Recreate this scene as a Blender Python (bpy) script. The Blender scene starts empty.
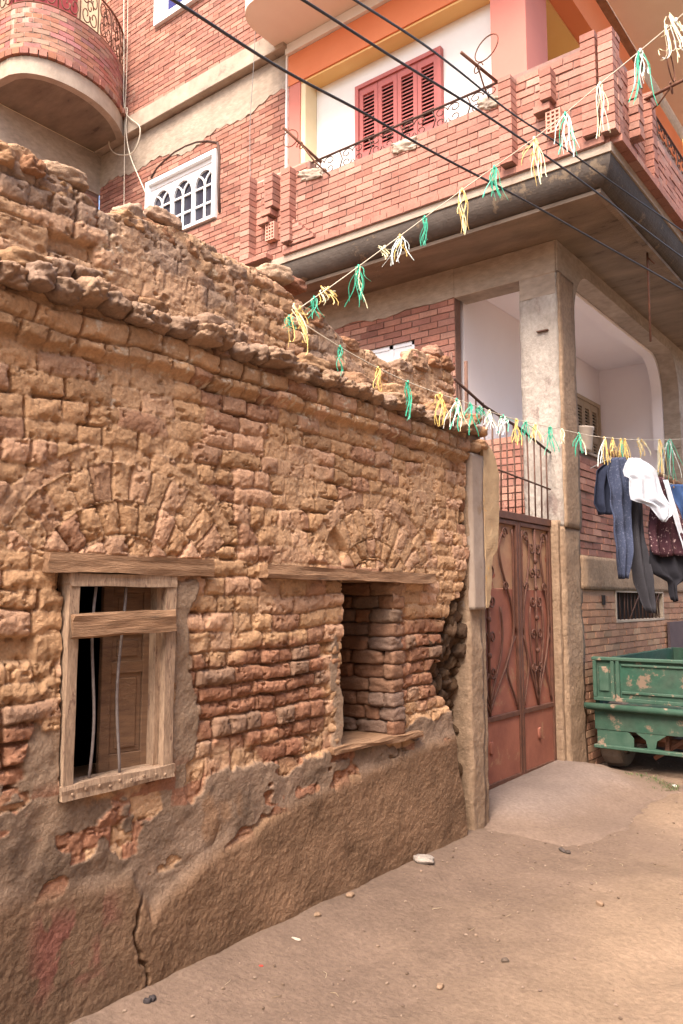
import bpy, math, random
import numpy as np
from mathutils import Vector, Matrix, Euler, noise as mnoise
R = math.radians
SC = bpy.context.scene
COL = SC.collection

# ------------------------------------------------------------ camera
F_PX = 800.0
PITCH = R(6.348); YAW = R(37.694); CAM_H = 1.6
cam_d = bpy.data.cameras.new('camera'); cam = bpy.data.objects.new('camera', cam_d); COL.objects.link(cam)
cam.location = (0, 0, CAM_H); cam.rotation_euler = (R(90) + PITCH, 0, YAW)
cam_d.sensor_fit = 'VERTICAL'; cam_d.sensor_height = 24.0; cam_d.lens = 24.0 * F_PX / 1024
cam_d.clip_start = 0.05; cam_d.clip_end = 500
SC.camera = cam
# ------------------------------------------------------------ light
SUN_EL = R(54); SUN_AZ = R(166)      # azimuth measured from +Y clockwise
W = bpy.data.worlds.new('World'); SC.world = W; W.use_nodes = True
nt = W.node_tree; bg = nt.nodes['Background']
sky = nt.nodes.new('ShaderNodeTexSky'); sky.sky_type = 'NISHITA'; sky.sun_disc = False
sky.sun_elevation = SUN_EL; sky.sun_rotation = SUN_AZ; sky.dust_density = 4.0; sky.air_density = 1.0
nt.links.new(sky.outputs[0], bg.inputs[0]); bg.inputs[1].default_value = 0.15
sl = bpy.data.lights.new('sun', 'SUN'); sun = bpy.data.objects.new('sun', sl); COL.objects.link(sun)
sl.energy = 2.0; sl.angle = R(28); sl.color = (1.0, 0.87, 0.74)
d = Vector((math.sin(SUN_AZ) * math.cos(SUN_EL), math.cos(SUN_AZ) * math.cos(SUN_EL), math.sin(SUN_EL)))
sun.rotation_euler = d.to_track_quat('Z', 'Y').to_euler()
SC.view_settings.view_transform = 'Standard'; SC.view_settings.look = 'None'
SC.view_settings.exposure = 1.82; SC.view_settings.gamma = 1.0

# ------------------------------------------------------------ materials
def mk(name, col, col2=None, ns=4.0, bump=0.3, bs=40.0, rough=0.9, attr=False, mscale=(1, 1, 1), bd=0.01,
       spots=None, spot_scale=6.0, spot_th=0.6, metal=0.0, spec=0.25, noise_amt=0.35, bdetail=8, fine=.0, fine_scale=60):
    m = bpy.data.materials.new(name); m.use_nodes = True
    t = m.node_tree; N = t.nodes; L = t.links; p = N['Principled BSDF']
    p.inputs['Roughness'].default_value = rough; p.inputs['Metallic'].default_value = metal
    p.inputs['Specular IOR Level'].default_value = spec
    tc = N.new('ShaderNodeTexCoord'); mp = N.new('ShaderNodeMapping'); L.new(tc.outputs['Object'], mp.inputs[0])
    mp.inputs['Scale'].default_value = mscale
    n1 = N.new('ShaderNodeTexNoise'); n1.inputs['Scale'].default_value = ns; n1.inputs['Detail'].default_value = 9
    n1.inputs['Roughness'].default_value = 0.62; L.new(mp.outputs[0], n1.inputs[0])
    rp = N.new('ShaderNodeValToRGB'); rp.color_ramp.elements[0].position = 0.32; rp.color_ramp.elements[1].position = 0.68
    L.new(n1.outputs[0], rp.inputs[0])
    mix = N.new('ShaderNodeMix'); mix.data_type = 'RGBA'
    if attr:
        a = N.new('ShaderNodeAttribute'); a.attribute_name = 'Col'
        k = 1 - noise_amt
        rp.color_ramp.elements[0].color = (k, k, k, 1); rp.color_ramp.elements[1].color = (1 + noise_amt * .5,) * 3 + (1,)
        mix.blend_type = 'MULTIPLY'; mix.inputs[0].default_value = 1
        L.new(a.outputs['Color'], mix.inputs[6]); L.new(rp.outputs[0], mix.inputs[7])
    else:
        c2 = col2 or tuple(c * (1 - noise_amt) for c in col)
        mix.inputs[6].default_value = (*col, 1); mix.inputs[7].default_value = (*c2, 1)
        L.new(rp.outputs[0], mix.inputs[0])
    out = mix.outputs[2]
    if fine:
        n4 = N.new('ShaderNodeTexNoise'); n4.inputs['Scale'].default_value = fine_scale; n4.inputs['Detail'].default_value = 6
        L.new(mp.outputs[0], n4.inputs[0])
        r4 = N.new('ShaderNodeValToRGB'); r4.color_ramp.elements[0].position = .3; r4.color_ramp.elements[1].position = .7
        r4.color_ramp.elements[0].color = (1 - fine,) * 3 + (1,); r4.color_ramp.elements[1].color = (1 + fine * .7,) * 3 + (1,)
        L.new(n4.outputs[0], r4.inputs[0])
        m4 = N.new('ShaderNodeMix'); m4.data_type = 'RGBA'; m4.blend_type = 'MULTIPLY'; m4.inputs[0].default_value = 1
        L.new(out, m4.inputs[6]); L.new(r4.outputs[0], m4.inputs[7]); out = m4.outputs[2]
    if spots:
        n3 = N.new('ShaderNodeTexNoise'); n3.inputs['Scale'].default_value = spot_scale; n3.inputs['Detail'].default_value = 10
        n3.inputs['Roughness'].default_value = 0.7
        L.new(mp.outputs[0], n3.inputs[0])
        r3 = N.new('ShaderNodeValToRGB'); r3.color_ramp.elements[0].position = spot_th; r3.color_ramp.elements[1].position = spot_th + .05
        L.new(n3.outputs[0], r3.inputs[0])
        m3 = N.new('ShaderNodeMix'); m3.data_type = 'RGBA'; L.new(r3.outputs[0], m3.inputs[0]); L.new(out, m3.inputs[6])
        m3.inputs[7].default_value = (*spots, 1); out = m3.outputs[2]
    L.new(out, p.inputs['Base Color'])
    if bump:
        n2 = N.new('ShaderNodeTexNoise'); n2.inputs['Scale'].default_value = bs; n2.inputs['Detail'].default_value = bdetail
        n2.inputs['Roughness'].default_value = 0.65
        L.new(mp.outputs[0], n2.inputs[0])
        b = N.new('ShaderNodeBump'); b.inputs['Strength'].default_value = bump; b.inputs['Distance'].default_value = bd
        L.new(n2.outputs[0], b.inputs['Height']); L.new(b.outputs[0], p.inputs['Normal'])
    return m

M = dict(
    mud=mk('mud_brick', (1, 1, 1), attr=True, ns=7, bump=.8, bs=60, bd=0.012, rough=0.97, spec=0.05, noise_amt=.16, fine=.16, fine_scale=80),
    mudflat=mk('mud_render', (.40, .25, .15), (.30, .18, .105), ns=5, bump=0.8, bs=40, rough=0.97, spec=.1, bd=.02),
    brick=mk('red_brick', (1, 1, 1), attr=True, ns=3, bump=0.6, bs=90, bd=0.006, rough=0.9, noise_amt=.22, fine=.15, fine_scale=50, spots=(.36,.25,.19), spot_scale=2.2, spot_th=.66),
    concrete=mk('concrete', (.42, .335, .26), (.30, .235, .18), ns=2.2, fine=.18, fine_scale=14, bump=0.7, bs=30, bd=.01, mscale=(.8, .8, 1.6), spots=(.25, .19, .15), spot_scale=2.5, spot_th=.66),
    column=mk('column_concrete', (.44, .385, .33), (.29, .245, .205), ns=3.0, bump=0.9, bs=14, bd=.03, mscale=(1.3, 1.3, .8), fine=.15, fine_scale=25, spots=(.26, .2, .17), spot_scale=2.4, spot_th=.6),
    render=mk('post_render', (.34, .235, .155), (.235, .155, .10), ns=4.5, fine=.18, fine_scale=30, bump=1.0, bs=22, bd=.02, mscale=(1, 1, .9), spots=(.19, .125, .085), spot_scale=4, spot_th=.63),
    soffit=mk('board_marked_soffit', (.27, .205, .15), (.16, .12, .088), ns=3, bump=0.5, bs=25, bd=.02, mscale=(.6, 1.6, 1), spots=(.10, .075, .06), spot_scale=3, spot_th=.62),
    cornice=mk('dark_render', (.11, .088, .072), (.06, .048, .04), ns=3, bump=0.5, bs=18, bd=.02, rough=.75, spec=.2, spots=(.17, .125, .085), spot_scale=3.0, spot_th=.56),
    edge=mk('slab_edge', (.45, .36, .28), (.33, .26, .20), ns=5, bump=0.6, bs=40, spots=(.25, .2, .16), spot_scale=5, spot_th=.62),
    white=mk('white_render', (.82, .79, .74), (.74, .71, .66), ns=3, bump=0.15, bs=60),
    cream=mk('cream_render', (.80, .68, .45), (.74, .61, .38), ns=3, bump=0.15, bs=60),
    beige=mk('beige_soffit', (.80, .66, .54), (.76, .61, .49), ns=2, bump=0.1, bs=60),
    ochre=mk('ochre_render', (.80, .52, .22), (.76, .47, .18), ns=2, bump=0.1, bs=60),
    orange=mk('orange_render', (.74, .25, .115), (.69, .22, .10), ns=2, bump=0.1, bs=60),
    salmon=mk('salmon_render', (.60, .22, .17), (.56, .20, .155), ns=2, bump=0.1, bs=60),
    lilac=mk('lilac_render', (.90, .83, .81), (.86, .78, .76), ns=1.5, bump=0.12, bs=50, mscale=(1, 1, .6)),
    shutter=mk('pink_shutter_paint', (.46, .14, .125), (.40, .12, .105), ns=9, bump=0.1, bs=90, rough=.6),
    door_red=mk('red_door_paint', (.38, .07, .07), (.30, .05, .05), ns=9, bump=0.1, bs=90, rough=.6),
    wshut=mk('pale_shutter', (.42, .31, .20), (.36, .26, .17), ns=9, bump=0.1, bs=90, rough=.7),
    wpaint=mk('white_paint', (.80, .80, .80), (.74, .74, .74), ns=9, bump=0.05, bs=90, rough=.5),
    wood=mk('weathered_wood', (.24, .14, .08), (.14, .08, .05), ns=5, bump=0.9, bs=30, bd=.006, mscale=(1.5, 1.5, 9), spots=(.16, .095, .06), spot_scale=6, spot_th=.62),
    woody=mk('weathered_wood_long', (.36, .21, .12), (.22, .125, .07), ns=4, bump=1.0, bs=22, bd=.008, mscale=(8, 1.0, 8), spots=(.15, .09, .055), spot_scale=3, spot_th=.60, fine=.25, fine_scale=12),
    palewood=mk('pale_worn_wood', (.40, .275, .185), (.25, .165, .11), ns=6, bump=0.8, bs=30, bd=.006, mscale=(5, 5, 1.2), spots=(.17, .10, .07), spot_scale=7, spot_th=.58, fine=.25, fine_scale=25),
    iron=mk('rusty_iron', (.10, .05, .035), (.06, .035, .03), ns=30, bump=0.5, bs=120, bd=.003, rough=.8, metal=.0),
    greyiron=mk('grey_iron', (.20, .17, .16), (.12, .09, .08), ns=30, bump=0.4, bs=100, bd=.003, rough=.7),
    rebar=mk('rebar', (.16, .085, .06), (.10, .055, .04), ns=40, bump=0.6, bs=150, bd=.003, rough=.85),
    darkred=mk('gate_sheet', (.33, .125, .08), (.22, .08, .055), ns=4, bump=0.4, bs=30, bd=.006, rough=.7, spots=(.33, .17, .10), spot_scale=5, spot_th=.58),
    gatepaint=mk('gate_brown_paint', (.15, .065, .042), (.09, .042, .03), ns=14, bump=0.4, bs=60, bd=.003, rough=.6),
    gateback=mk('gate_backing', (.46, .28, .16), (.33, .16, .10), ns=4, bump=0.3, bs=30, rough=.7, spots=(.30, .08, .05), spot_scale=3, spot_th=.56),
    green=mk('green_cart_paint', (.024, .078, .05), (.045, .07, .05), ns=4, bump=0.35, bs=30, bd=.008, rough=.7, spots=(.17, .12, .085), spot_scale=4.5, spot_th=.56, fine=.2, fine_scale=18),
    greenpale=mk('pale_green_paint', (.06, .105, .075), (.028, .07, .047), ns=8, bump=0.35, bs=30, bd=.005, rough=.6, spots=(.26, .18, .13), spot_scale=7, spot_th=.57),
    tyre=mk('tyre_rubber', (.15, .12, .095), (.20, .16, .125), ns=10, bump=0.4, bs=60, rough=.9),
    rim=mk('dusty_rim', (.45, .27, .18), (.33, .20, .13), ns=8, bump=0.4, bs=50, rough=.8),
    rust=mk('rusty_steel', (.20, .085, .05), (.12, .06, .04), ns=10, bump=0.5, bs=60, rough=.85),
    cable=mk('black_cable', (.03, .028, .03), (.045, .04, .04), ns=8, bump=0.1, rough=.38),
    gcable=mk('grey_cable', (.30, .29, .28), (.22, .21, .20), ns=8, bump=0.1, rough=.6),
    cord=mk('cream_cord', (.62, .55, .44), (.55, .47, .36), ns=8, bump=0.1, rough=.7),
    glass=mk('dark_glass', (.035, .035, .05), (.05, .05, .07), ns=1, bump=0, rough=.12, spec=.6),
    blueglass=mk('blue_glass', (.015, .015, .12), (.02, .02, .16), ns=1, bump=0, rough=.15, spec=.6),
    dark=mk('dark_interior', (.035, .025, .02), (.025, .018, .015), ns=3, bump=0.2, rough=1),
    purple=mk('dusty_dark_sheet', (.075, .05, .055), (.10, .07, .07), ns=4, bump=0.3, bs=20, rough=.8),
)

# ------------------------------------------------------------ mesh builder
class MB:
    def __init__(s): s.v = []; s.f = []; s.c = []; s.sm = []
    def add(s, vs, fs, col=(1, 1, 1), smooth=False):
        b = len(s.v); s.v += [tuple(v) for v in vs]; s.c += [col] * len(vs)
        s.f += [tuple(b + i for i in f) for f in fs]; s.sm += [smooth] * len(fs)
    def box(s, a, b, col=(1, 1, 1), jit=0.0, rot=None):
        x0, y0, z0 = a; x1, y1, z1 = b
        vs = [(x0, y0, z0), (x1, y0, z0), (x1, y1, z0), (x0, y1, z0), (x0, y0, z1), (x1, y0, z1), (x1, y1, z1), (x0, y1, z1)]
        if jit: vs = [tuple(c + random.uniform(-jit, jit) for c in v) for v in vs]
        if rot:
            c = Vector(((x0 + x1) / 2, (y0 + y1) / 2, (z0 + z1) / 2)); m = Euler(rot).to_matrix()
            vs = [tuple(c + m @ (Vector(v) - c)) for v in vs]
        s.add(vs, [(0, 3, 2, 1), (4, 5, 6, 7), (0, 1, 5, 4), (1, 2, 6, 5), (2, 3, 7, 6), (3, 0, 4, 7)], col)
    def bbox(s, a, b, bev=0.004, col=(1, 1, 1), rot=None):
        """box with chamfered edges"""
        lo = Vector(a); hi = Vector(b); c = (lo + hi) / 2; h = (hi - lo) / 2
        bev = min(bev, h.x * .9, h.y * .9, h.z * .9); vs = []; idx = {}
        for sx in (-1, 1):
            for sy in (-1, 1):
                for sz in (-1, 1):
                    for ax in range(3):
                        p = [sx * (h.x - bev), sy * (h.y - bev), sz * (h.z - bev)]; p[ax] = (sx, sy, sz)[ax] * h[ax]
                        idx[(sx, sy, sz, ax)] = len(vs); vs.append(p)
        fs = []
        for ax in range(3):
            o = [i for i in range(3) if i != ax]
            for sg in (-1, 1):
                q = []
                for (p1, p2) in ((-1, -1), (1, -1), (1, 1), (-1, 1)):
                    t = [0, 0, 0]; t[ax] = sg; t[o[0]] = p1; t[o[1]] = p2; q.append(idx[(*t, ax)])
                fs.append(tuple(q))
        for ax in range(3):      # edge along ax
            o = [i for i in range(3) if i != ax]
            for p1 in (-1, 1):
                for p2 in (-1, 1):
                    t0 = [0, 0, 0]; t0[o[0]] = p1; t0[o[1]] = p2; t1 = list(t0); t0[ax] = -1; t1[ax] = 1
                    fs.append((idx[(*t0, o[0])], idx[(*t0, o[1])], idx[(*t1, o[1])], idx[(*t1, o[0])]))
        for sx in (-1, 1):
            for sy in (-1, 1):
                for sz in (-1, 1): fs.append(tuple(idx[(sx, sy, sz, k)] for k in range(3)))
        m = Euler(rot).to_matrix() if rot else Matrix.Identity(3)
        s.add([tuple(c + m @ Vector(v)) for v in vs], fs, col)
    def tube(s, pts, r, n=8, col=(1, 1, 1), closed=False, rs=None):
        P = [Vector(p) for p in pts]; m = len(P); vs = []; fs = []
        up = Vector((0.13, 0.21, 1)).normalized(); prev = None
        for i, p in enumerate(P):
            a = P[(i - 1) % m] if (i > 0 or closed) else p; b = P[(i + 1) % m] if (i < m - 1 or closed) else p
            t = (b - a)
            if t.length < 1e-9: t = Vector((0, 0, 1))
            t.normalize()
            if prev is None:
                u = t.cross(up)
                if u.length < .05: u = t.cross(Vector((1, 0, 0)))
            else: u = prev - t * prev.dot(t)
            u.normalize(); prev = u; w = t.cross(u)
            rr = rs[i] if rs else r
            for k in range(n):
                an = 2 * math.pi * k / n; vs.append(tuple(p + (u * math.cos(an) + w * math.sin(an)) * rr))
        for i in range(m if closed else m - 1):
            j = (i + 1) % m
            for k in range(n): fs.append((i * n + k, i * n + (k + 1) % n, j * n + (k + 1) % n, j * n + k))
        if not closed: fs += [tuple(range(n))[::-1], tuple((m - 1) * n + k for k in range(n))]
        s.add(vs, fs, col, True)
    def prism(s, poly, axis, a, b, col=(1, 1, 1), smooth=False):
        """2-D polygon extruded along axis (0,1,2) from a to b; poly in the two other axes in order"""
        def P(q, w):
            l = list(q); l.insert(axis, w); return tuple(l)
        n = len(poly); vs = [P(q, a) for q in poly] + [P(q, b) for q in poly]
        fs = [(i, (i + 1) % n, n + (i + 1) % n, n + i) for i in range(n)] + [tuple(range(n))[::-1], tuple(range(n, 2 * n))]
        s.add(vs, fs, col, smooth)
    def disc(s, c, axis, r, t, n=28, col=(1, 1, 1)):
        P = [(c[(axis + 1) % 3] + r * math.cos(2 * math.pi * k / n), c[(axis + 2) % 3] + r * math.sin(2 * math.pi * k / n)) for k in range(n)]
        if axis == 1: P = [(b, a) for a, b in P]
        s.prism(P, axis, c[axis] - t / 2, c[axis] + t / 2, col)
    def lump(s, c, size, rot=(0, 0, 0), seed=0, amp=.12, col=(1, 1, 1), sub=6, box=4.0, fine=.0):
        """rounded noisy block (superellipsoid on a cube grid)"""
        n = sub; vs = []; ids = {}; fs = []
        def vid(i, j, k):
            key = (i, j, k)
            if key not in ids:
                p = Vector((2 * i / n - 1, 2 * j / n - 1, 2 * k / n - 1))
                q = (abs(p.x) ** box + abs(p.y) ** box + abs(p.z) ** box) ** (1 / box); p = p / q
                nz = mnoise.noise(Vector((p.x * 1.1 + seed * 3.1, p.y * 1.1 + seed * 1.7, p.z * 1.1))) * 1.0 + \
                     mnoise.noise(Vector((p.x * 3 + seed * 5.1, p.y * 3, p.z * 3 + seed))) * .55
                p = p * (1 + amp * nz)
                if fine:
                    w_ = Vector((p.x * size[0], p.y * size[1], p.z * size[2])) * 22 + Vector((seed * 2.1, seed, 0))
                    p = p * (1 + fine * (mnoise.noise(w_) + .6 * mnoise.noise(w_ * 2.3)))
                ids[key] = len(vs); vs.append(p)
            return ids[key]
        for a in range(n):
            for b in range(n):
                for z in (0, n):
                    for ax in range(3):
                        q = []
                        for (da, db) in ((0, 0), (1, 0), (1, 1), (0, 1)):
                            l = [a + da, b + db]; l.insert(ax, z); q.append(vid(*l))
                        fs.append(tuple(q))
        m = Euler(rot).to_matrix(); c = Vector(c); h = Vector(size) / 2
        s.add([tuple(c + m @ Vector((p.x * h.x, p.y * h.y, p.z * h.z))) for p in vs], fs, col, True)
    def build(s, name, mat, parent=None, recalc=True):
        me = bpy.data.meshes.new(name); me.from_pydata(s.v, [], s.f)
        a = me.color_attributes.new('Col', 'FLOAT_COLOR', 'POINT')
        arr = np.ones((len(s.v), 4), dtype=np.float32)
        if s.v: arr[:, :3] = np.array(s.c, dtype=np.float32)
        a.data.foreach_set('color', arr.ravel())
        me.polygons.foreach_set('use_smooth', s.sm)
        if recalc:
            import bmesh
            bm = bmesh.new(); bm.from_mesh(me); bmesh.ops.recalc_face_normals(bm, faces=bm.faces); bm.to_mesh(me); bm.free()
        me.materials.append(M[mat] if isinstance(mat, str) else mat)
        o = bpy.data.objects.new(name, me); COL.objects.link(o)
        if parent:
            o.parent = parent; bpy.context.view_layer.update() if False else None
            o.matrix_parent_inverse = Matrix.Translation(parent_world(parent)).inverted()
        return o
def parent_world(p):
    return p['_w'] if '_w' in p else (0, 0, 0)
def thing(name, label, cat, loc=(0, 0, 0), group=None):
    o = bpy.data.objects.new(name, None); COL.objects.link(o); o.location = loc; o['_w'] = loc
    o.empty_display_size = .1
    return tag(o, label, cat, group)
def tag(o, label=None, cat=None, group=None, kind=None):
    if label: o['label'] = label
    if cat: o['category'] = cat
    if group: o['group'] = group
    if kind: o['kind'] = kind
    return o
def one(b, name, mat, label, cat, group=None, kind=None):
    return tag(b.build(name, mat), label, cat, group, kind)
def hit(px, py, ax, v):           # point on a real plane of the place
    th, al = PITCH, YAW
    Fw = Vector((-math.sin(al) * math.cos(th), math.cos(al) * math.cos(th), math.sin(th)))
    Rt = Vector((math.cos(al), math.sin(al), 0)); Up = Rt.cross(Fw)
    dd = Fw * F_PX + Rt * (px - 341.5) - Up * (py - 512); C = Vector((0, 0, CAM_H))
    return C + dd * ((v - C[ax]) / dd[ax])

# ------------------------------------------------------------ numpy noise
def vn(x, y, seed):
    xi = np.floor(x).astype(np.int64); yi = np.floor(y).astype(np.int64); fx = x - xi; fy = y - yi
    fx = fx * fx * (3 - 2 * fx); fy = fy * fy * (3 - 2 * fy)
    def h(a, b):
        n = (a * 374761393 + b * 668265263 + seed * 362437) & 0x7fffffff
        n = ((n ^ (n >> 13)) * 1274126177) & 0x7fffffff
        return ((n ^ (n >> 16)) & 0xffff) / 65535.0
    return (h(xi, yi) * (1 - fx) + h(xi + 1, yi) * fx) * (1 - fy) + (h(xi, yi + 1) * (1 - fx) + h(xi + 1, yi + 1) * fx) * fy
def fbm(x, y, seed, o=4):
    t = 0; a = .5
    for i in range(o): t = t + a * vn(x * 2 ** i, y * 2 ** i, seed + i * 7); a *= .5
    return t / (1 - .5 ** o)
def sst(a, b, x):
    t = np.clip((x - a) / (b - a), 0, 1); return t * t * (3 - 2 * t)

# ============================================================ SETTING
XM = -2.76          # street face of the mud brick house
XB = -2.95          # street face of the red brick house
YC = 7.26           # its corner
ZS = 5.14           # soffit of its first balcony

# ---- ground
rng = np.random.RandomState(3)
def ground_z(x, y):
    z = (fbm(x * 1.3 + 50, y * 1.3 + 50, 5) - .5) * .05 + (fbm(x * 7 + 50, y * 7 + 50, 9) - .5) * .014
    z = z + .05 * sst(-2.2, -2.8, x) * sst(5.6, 4.6, y)
    for xr in (-1.15, .15): z = z - .018 * np.exp(-((x - xr + .08 * np.sin(y * .9)) / .13) ** 2) * (0.5 + fbm(y * 1.5, x * 1.5 + 3, 15))
    z = z + (fbm(x * 18 + 9, y * 18, 16) - .5) * .006
    return z
def make_ground():
    xs = np.concatenate([np.linspace(-60, -4, 12), np.linspace(-3.9, 1.5, 360), np.linspace(1.6, 60, 14)])
    ys = np.concatenate([np.linspace(-60, 0, 14), np.linspace(0.1, 11, 620), np.linspace(11.2, 80, 14)])
    X, Y = np.meshgrid(xs, ys); Z = ground_z(X, Y)
    near = sst(-6, -3.5, X) * sst(4, 1, X) * sst(-3, 0, Y) * sst(16, 11, Y); Z = Z * near
    V = np.stack([X, Y, Z], -1).reshape(-1, 3); ny, nx = X.shape
    I = np.arange(ny * nx).reshape(ny, nx)
    F = np.stack([I[:-1, :-1], I[:-1, 1:], I[1:, 1:], I[1:, :-1]], -1).reshape(-1, 4)
    shade_noise = fbm(X * .9 + 20, Y * .9 + 20, 31)
    base = np.array([.26, .18, .122]); dark = np.array([.15, .104, .08]); k = (sst(-1.2, -2.6, X + (shade_noise - .5) * 1.6) * .85)[..., None]  # darker towards the wall: dirt tone plus wall-foot shade in the colour
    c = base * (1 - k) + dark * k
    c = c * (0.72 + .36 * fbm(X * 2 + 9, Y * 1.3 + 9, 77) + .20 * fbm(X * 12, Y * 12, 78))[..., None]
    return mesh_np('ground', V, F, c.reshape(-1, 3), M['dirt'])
def mesh_np(name, V, F, C, mat, smooth=True, parent=None):
    me = bpy.data.meshes.new(name); n = len(V); m = len(F)
    me.vertices.add(n); me.vertices.foreach_set('co', V.astype(np.float32).ravel())
    me.loops.add(m * 4); me.loops.foreach_set('vertex_index', F.astype(np.int32).ravel())
    me.polygons.add(m); me.polygons.foreach_set('loop_start', np.arange(0, m * 4, 4, dtype=np.int32))
    me.polygons.foreach_set('loop_total', np.full(m, 4, dtype=np.int32))
    me.update(); me.polygons.foreach_set('use_smooth', np.full(m, smooth)); 
    a = me.color_attributes.new('Col', 'FLOAT_COLOR', 'POINT')
    arr = np.ones((n, 4), dtype=np.float32); arr[:, :3] = C; a.data.foreach_set('color', arr.ravel())
    me.validate(); me.materials.append(mat)
    o = bpy.data.objects.new(name, me); COL.objects.link(o)
    if parent: o.parent = parent
    return o
M['dirt'] = mk('packed_dirt', (1, 1, 1), attr=True, ns=1.6, bump=0.8, bs=38, bd=.016, rough=.98, spec=.05, noise_amt=.14, fine=.16, fine_scale=40, spots=(.16, .11, .085), spot_scale=30, spot_th=.72)
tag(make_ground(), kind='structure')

# ---- cement apron in front of the gate (a mound that slopes to the street)
def apron():
    n = 70; m = 60
    u = np.linspace(0, 1, n); v = np.linspace(0, 1, m); U, V_ = np.meshgrid(u, v)
    X = -3.15 + U * 1.25; Y = 5.0 + V_ * 3.0
    X = X + 0
    h = .12 + .02 * (Y - 5.9)
    fall = sst(-1.95, -2.75, X + .25 * (fbm(X * 3 + 5, Y * 3, 3) - .5)) * sst(5.15, 5.75, Y + .2 * (fbm(X * 4, Y * 4 + 7, 4) - .5)) * sst(7.95, 7.15, Y + .3 * (fbm(X * 4, Y * 4 + 7, 8) - .5) + .35 * (X + 2.9))
    Z = ground_z(X, Y) * (1 - fall) + h * fall + (fbm(X * 12, Y * 12, 13) - .5) * .008 + .004 - .03 * (fall < .01)
    VV = np.stack([X, Y, Z], -1).reshape(-1, 3); I = np.arange(n * m).reshape(m, n)
    F = np.stack([I[:-1, :-1], I[:-1, 1:], I[1:, 1:], I[1:, :-1]], -1).reshape(-1, 4)
    g = np.array([.225, .17, .142]) * (0.85 + .3 * fbm(X * 4 + 3, Y * 4, 21))[..., None]
    b = np.array([.19, .134, .102]); kk = sst(.2, 1.0, fall + .3 * (fbm(X * 5, Y * 5, 33) - .5))[..., None]
    return mesh_np('pavement', VV, F, (g * kk + b * (1 - kk)).reshape(-1, 3), M['dirt'])
tag(apron(), kind='structure')

# ============================================================ MUD BRICK HOUSE
mud = thing('mud_brick_house', 'low crumbling mud brick house with two wooden lintel windows and a lumpy stone ledge', 'house')
W1 = (1.835, 2.345, .865, 1.70)      # Y0 Y1 Z0 Z1 openings
W2 = (3.575, 4.075, .815, 1.705)
TOP = [(-2.2, 3.36), (1.5, 3.37), (1.6, 3.38), (1.7, 3.35), (1.95, 3.29), (2.3, 3.36), (2.5, 3.34), (3.05, 3.34), (3.3, 3.28), (3.6, 3.21), (3.8, 3.17), (4.05, 3.12), (4.3, 3.12), (4.45, 3.28), (4.95, 3.33), (5.0, 3.18), (5.06, 2.98)]
def ztop(y):
    return np.interp(y, [p[0] for p in TOP], [p[1] for p in TOP])
def pattern(Y, Z, seed, ch=.086, lens=(.10, .26)):
    """brick ids and edge distances"""
    rs = np.random.RandomState(seed)
    hs = rs.uniform(ch * .85, ch * 1.15, 80); ze = -.3 + np.concatenate([[0], np.cumsum(hs)])
    row = np.clip(np.searchsorted(ze, Z.ravel()) - 1, 0, 79).reshape(Z.shape)
    dz = np.minimum(Z - ze[row], ze[row + 1] - Z)
    dy = np.zeros_like(Z); bid = np.zeros(Z.shape, dtype=np.int64)
    for r in range(80):
        mk_ = row == r
        if not mk_.any(): continue
        short = rs.rand() < .28
        L = rs.uniform(lens[0], lens[0] * 1.35, 140) if short else rs.uniform(lens[0] * 1.2, lens[1], 140)
        e = -2.6 + rs.uniform(0, .2) + np.concatenate([[0], np.cumsum(L)])
        yy = Y[mk_]; k = np.clip(np.searchsorted(e, yy) - 1, 0, 138)
        dy[mk_] = np.minimum(yy - e[k], e[k + 1] - yy); bid[mk_] = r * 1000 + k
    return row, bid, dy, dz
def hsh(i, s):
    n = (i * 2654435761 + s * 97531) & 0x7fffffff; n = ((n ^ (n >> 15)) * 2246822519) & 0x7fffffff
    return ((n ^ (n >> 13)) & 0xffff) / 65535.0
def arch(Y, Z, yc, zc, rings, seed):
    """flattened arch of radial bricks; rings: (r0, r1, brick length along the arc)"""
    sy = 1.0; dyy = Y - yc; dzz = (Z - zc) * 1.0
    r = np.sqrt(dyy ** 2 + dzz ** 2); a = np.arctan2(dyy, dzz)
    out = []
    for i, (r0, r1, l, amax) in enumerate(rings):
        n = max(3, int(round(2 * amax * (r0 + r1) / 2 / l))); q = (a + amax) / (2 * amax) * n
        k = np.floor(q).astype(np.int64); fr = q - k; inside = (r > r0) & (r < r1) & (np.abs(a) < amax)
        da = np.minimum(fr, 1 - fr) * 2 * amax / n * r; dr = np.minimum(r - r0, r1 - r) + (.0 if i == 1 else .002)
        out.append((inside, k + 70000 + seed * 500 + i * 100, da, dr))
    return out
hole_mask = [None]
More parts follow.
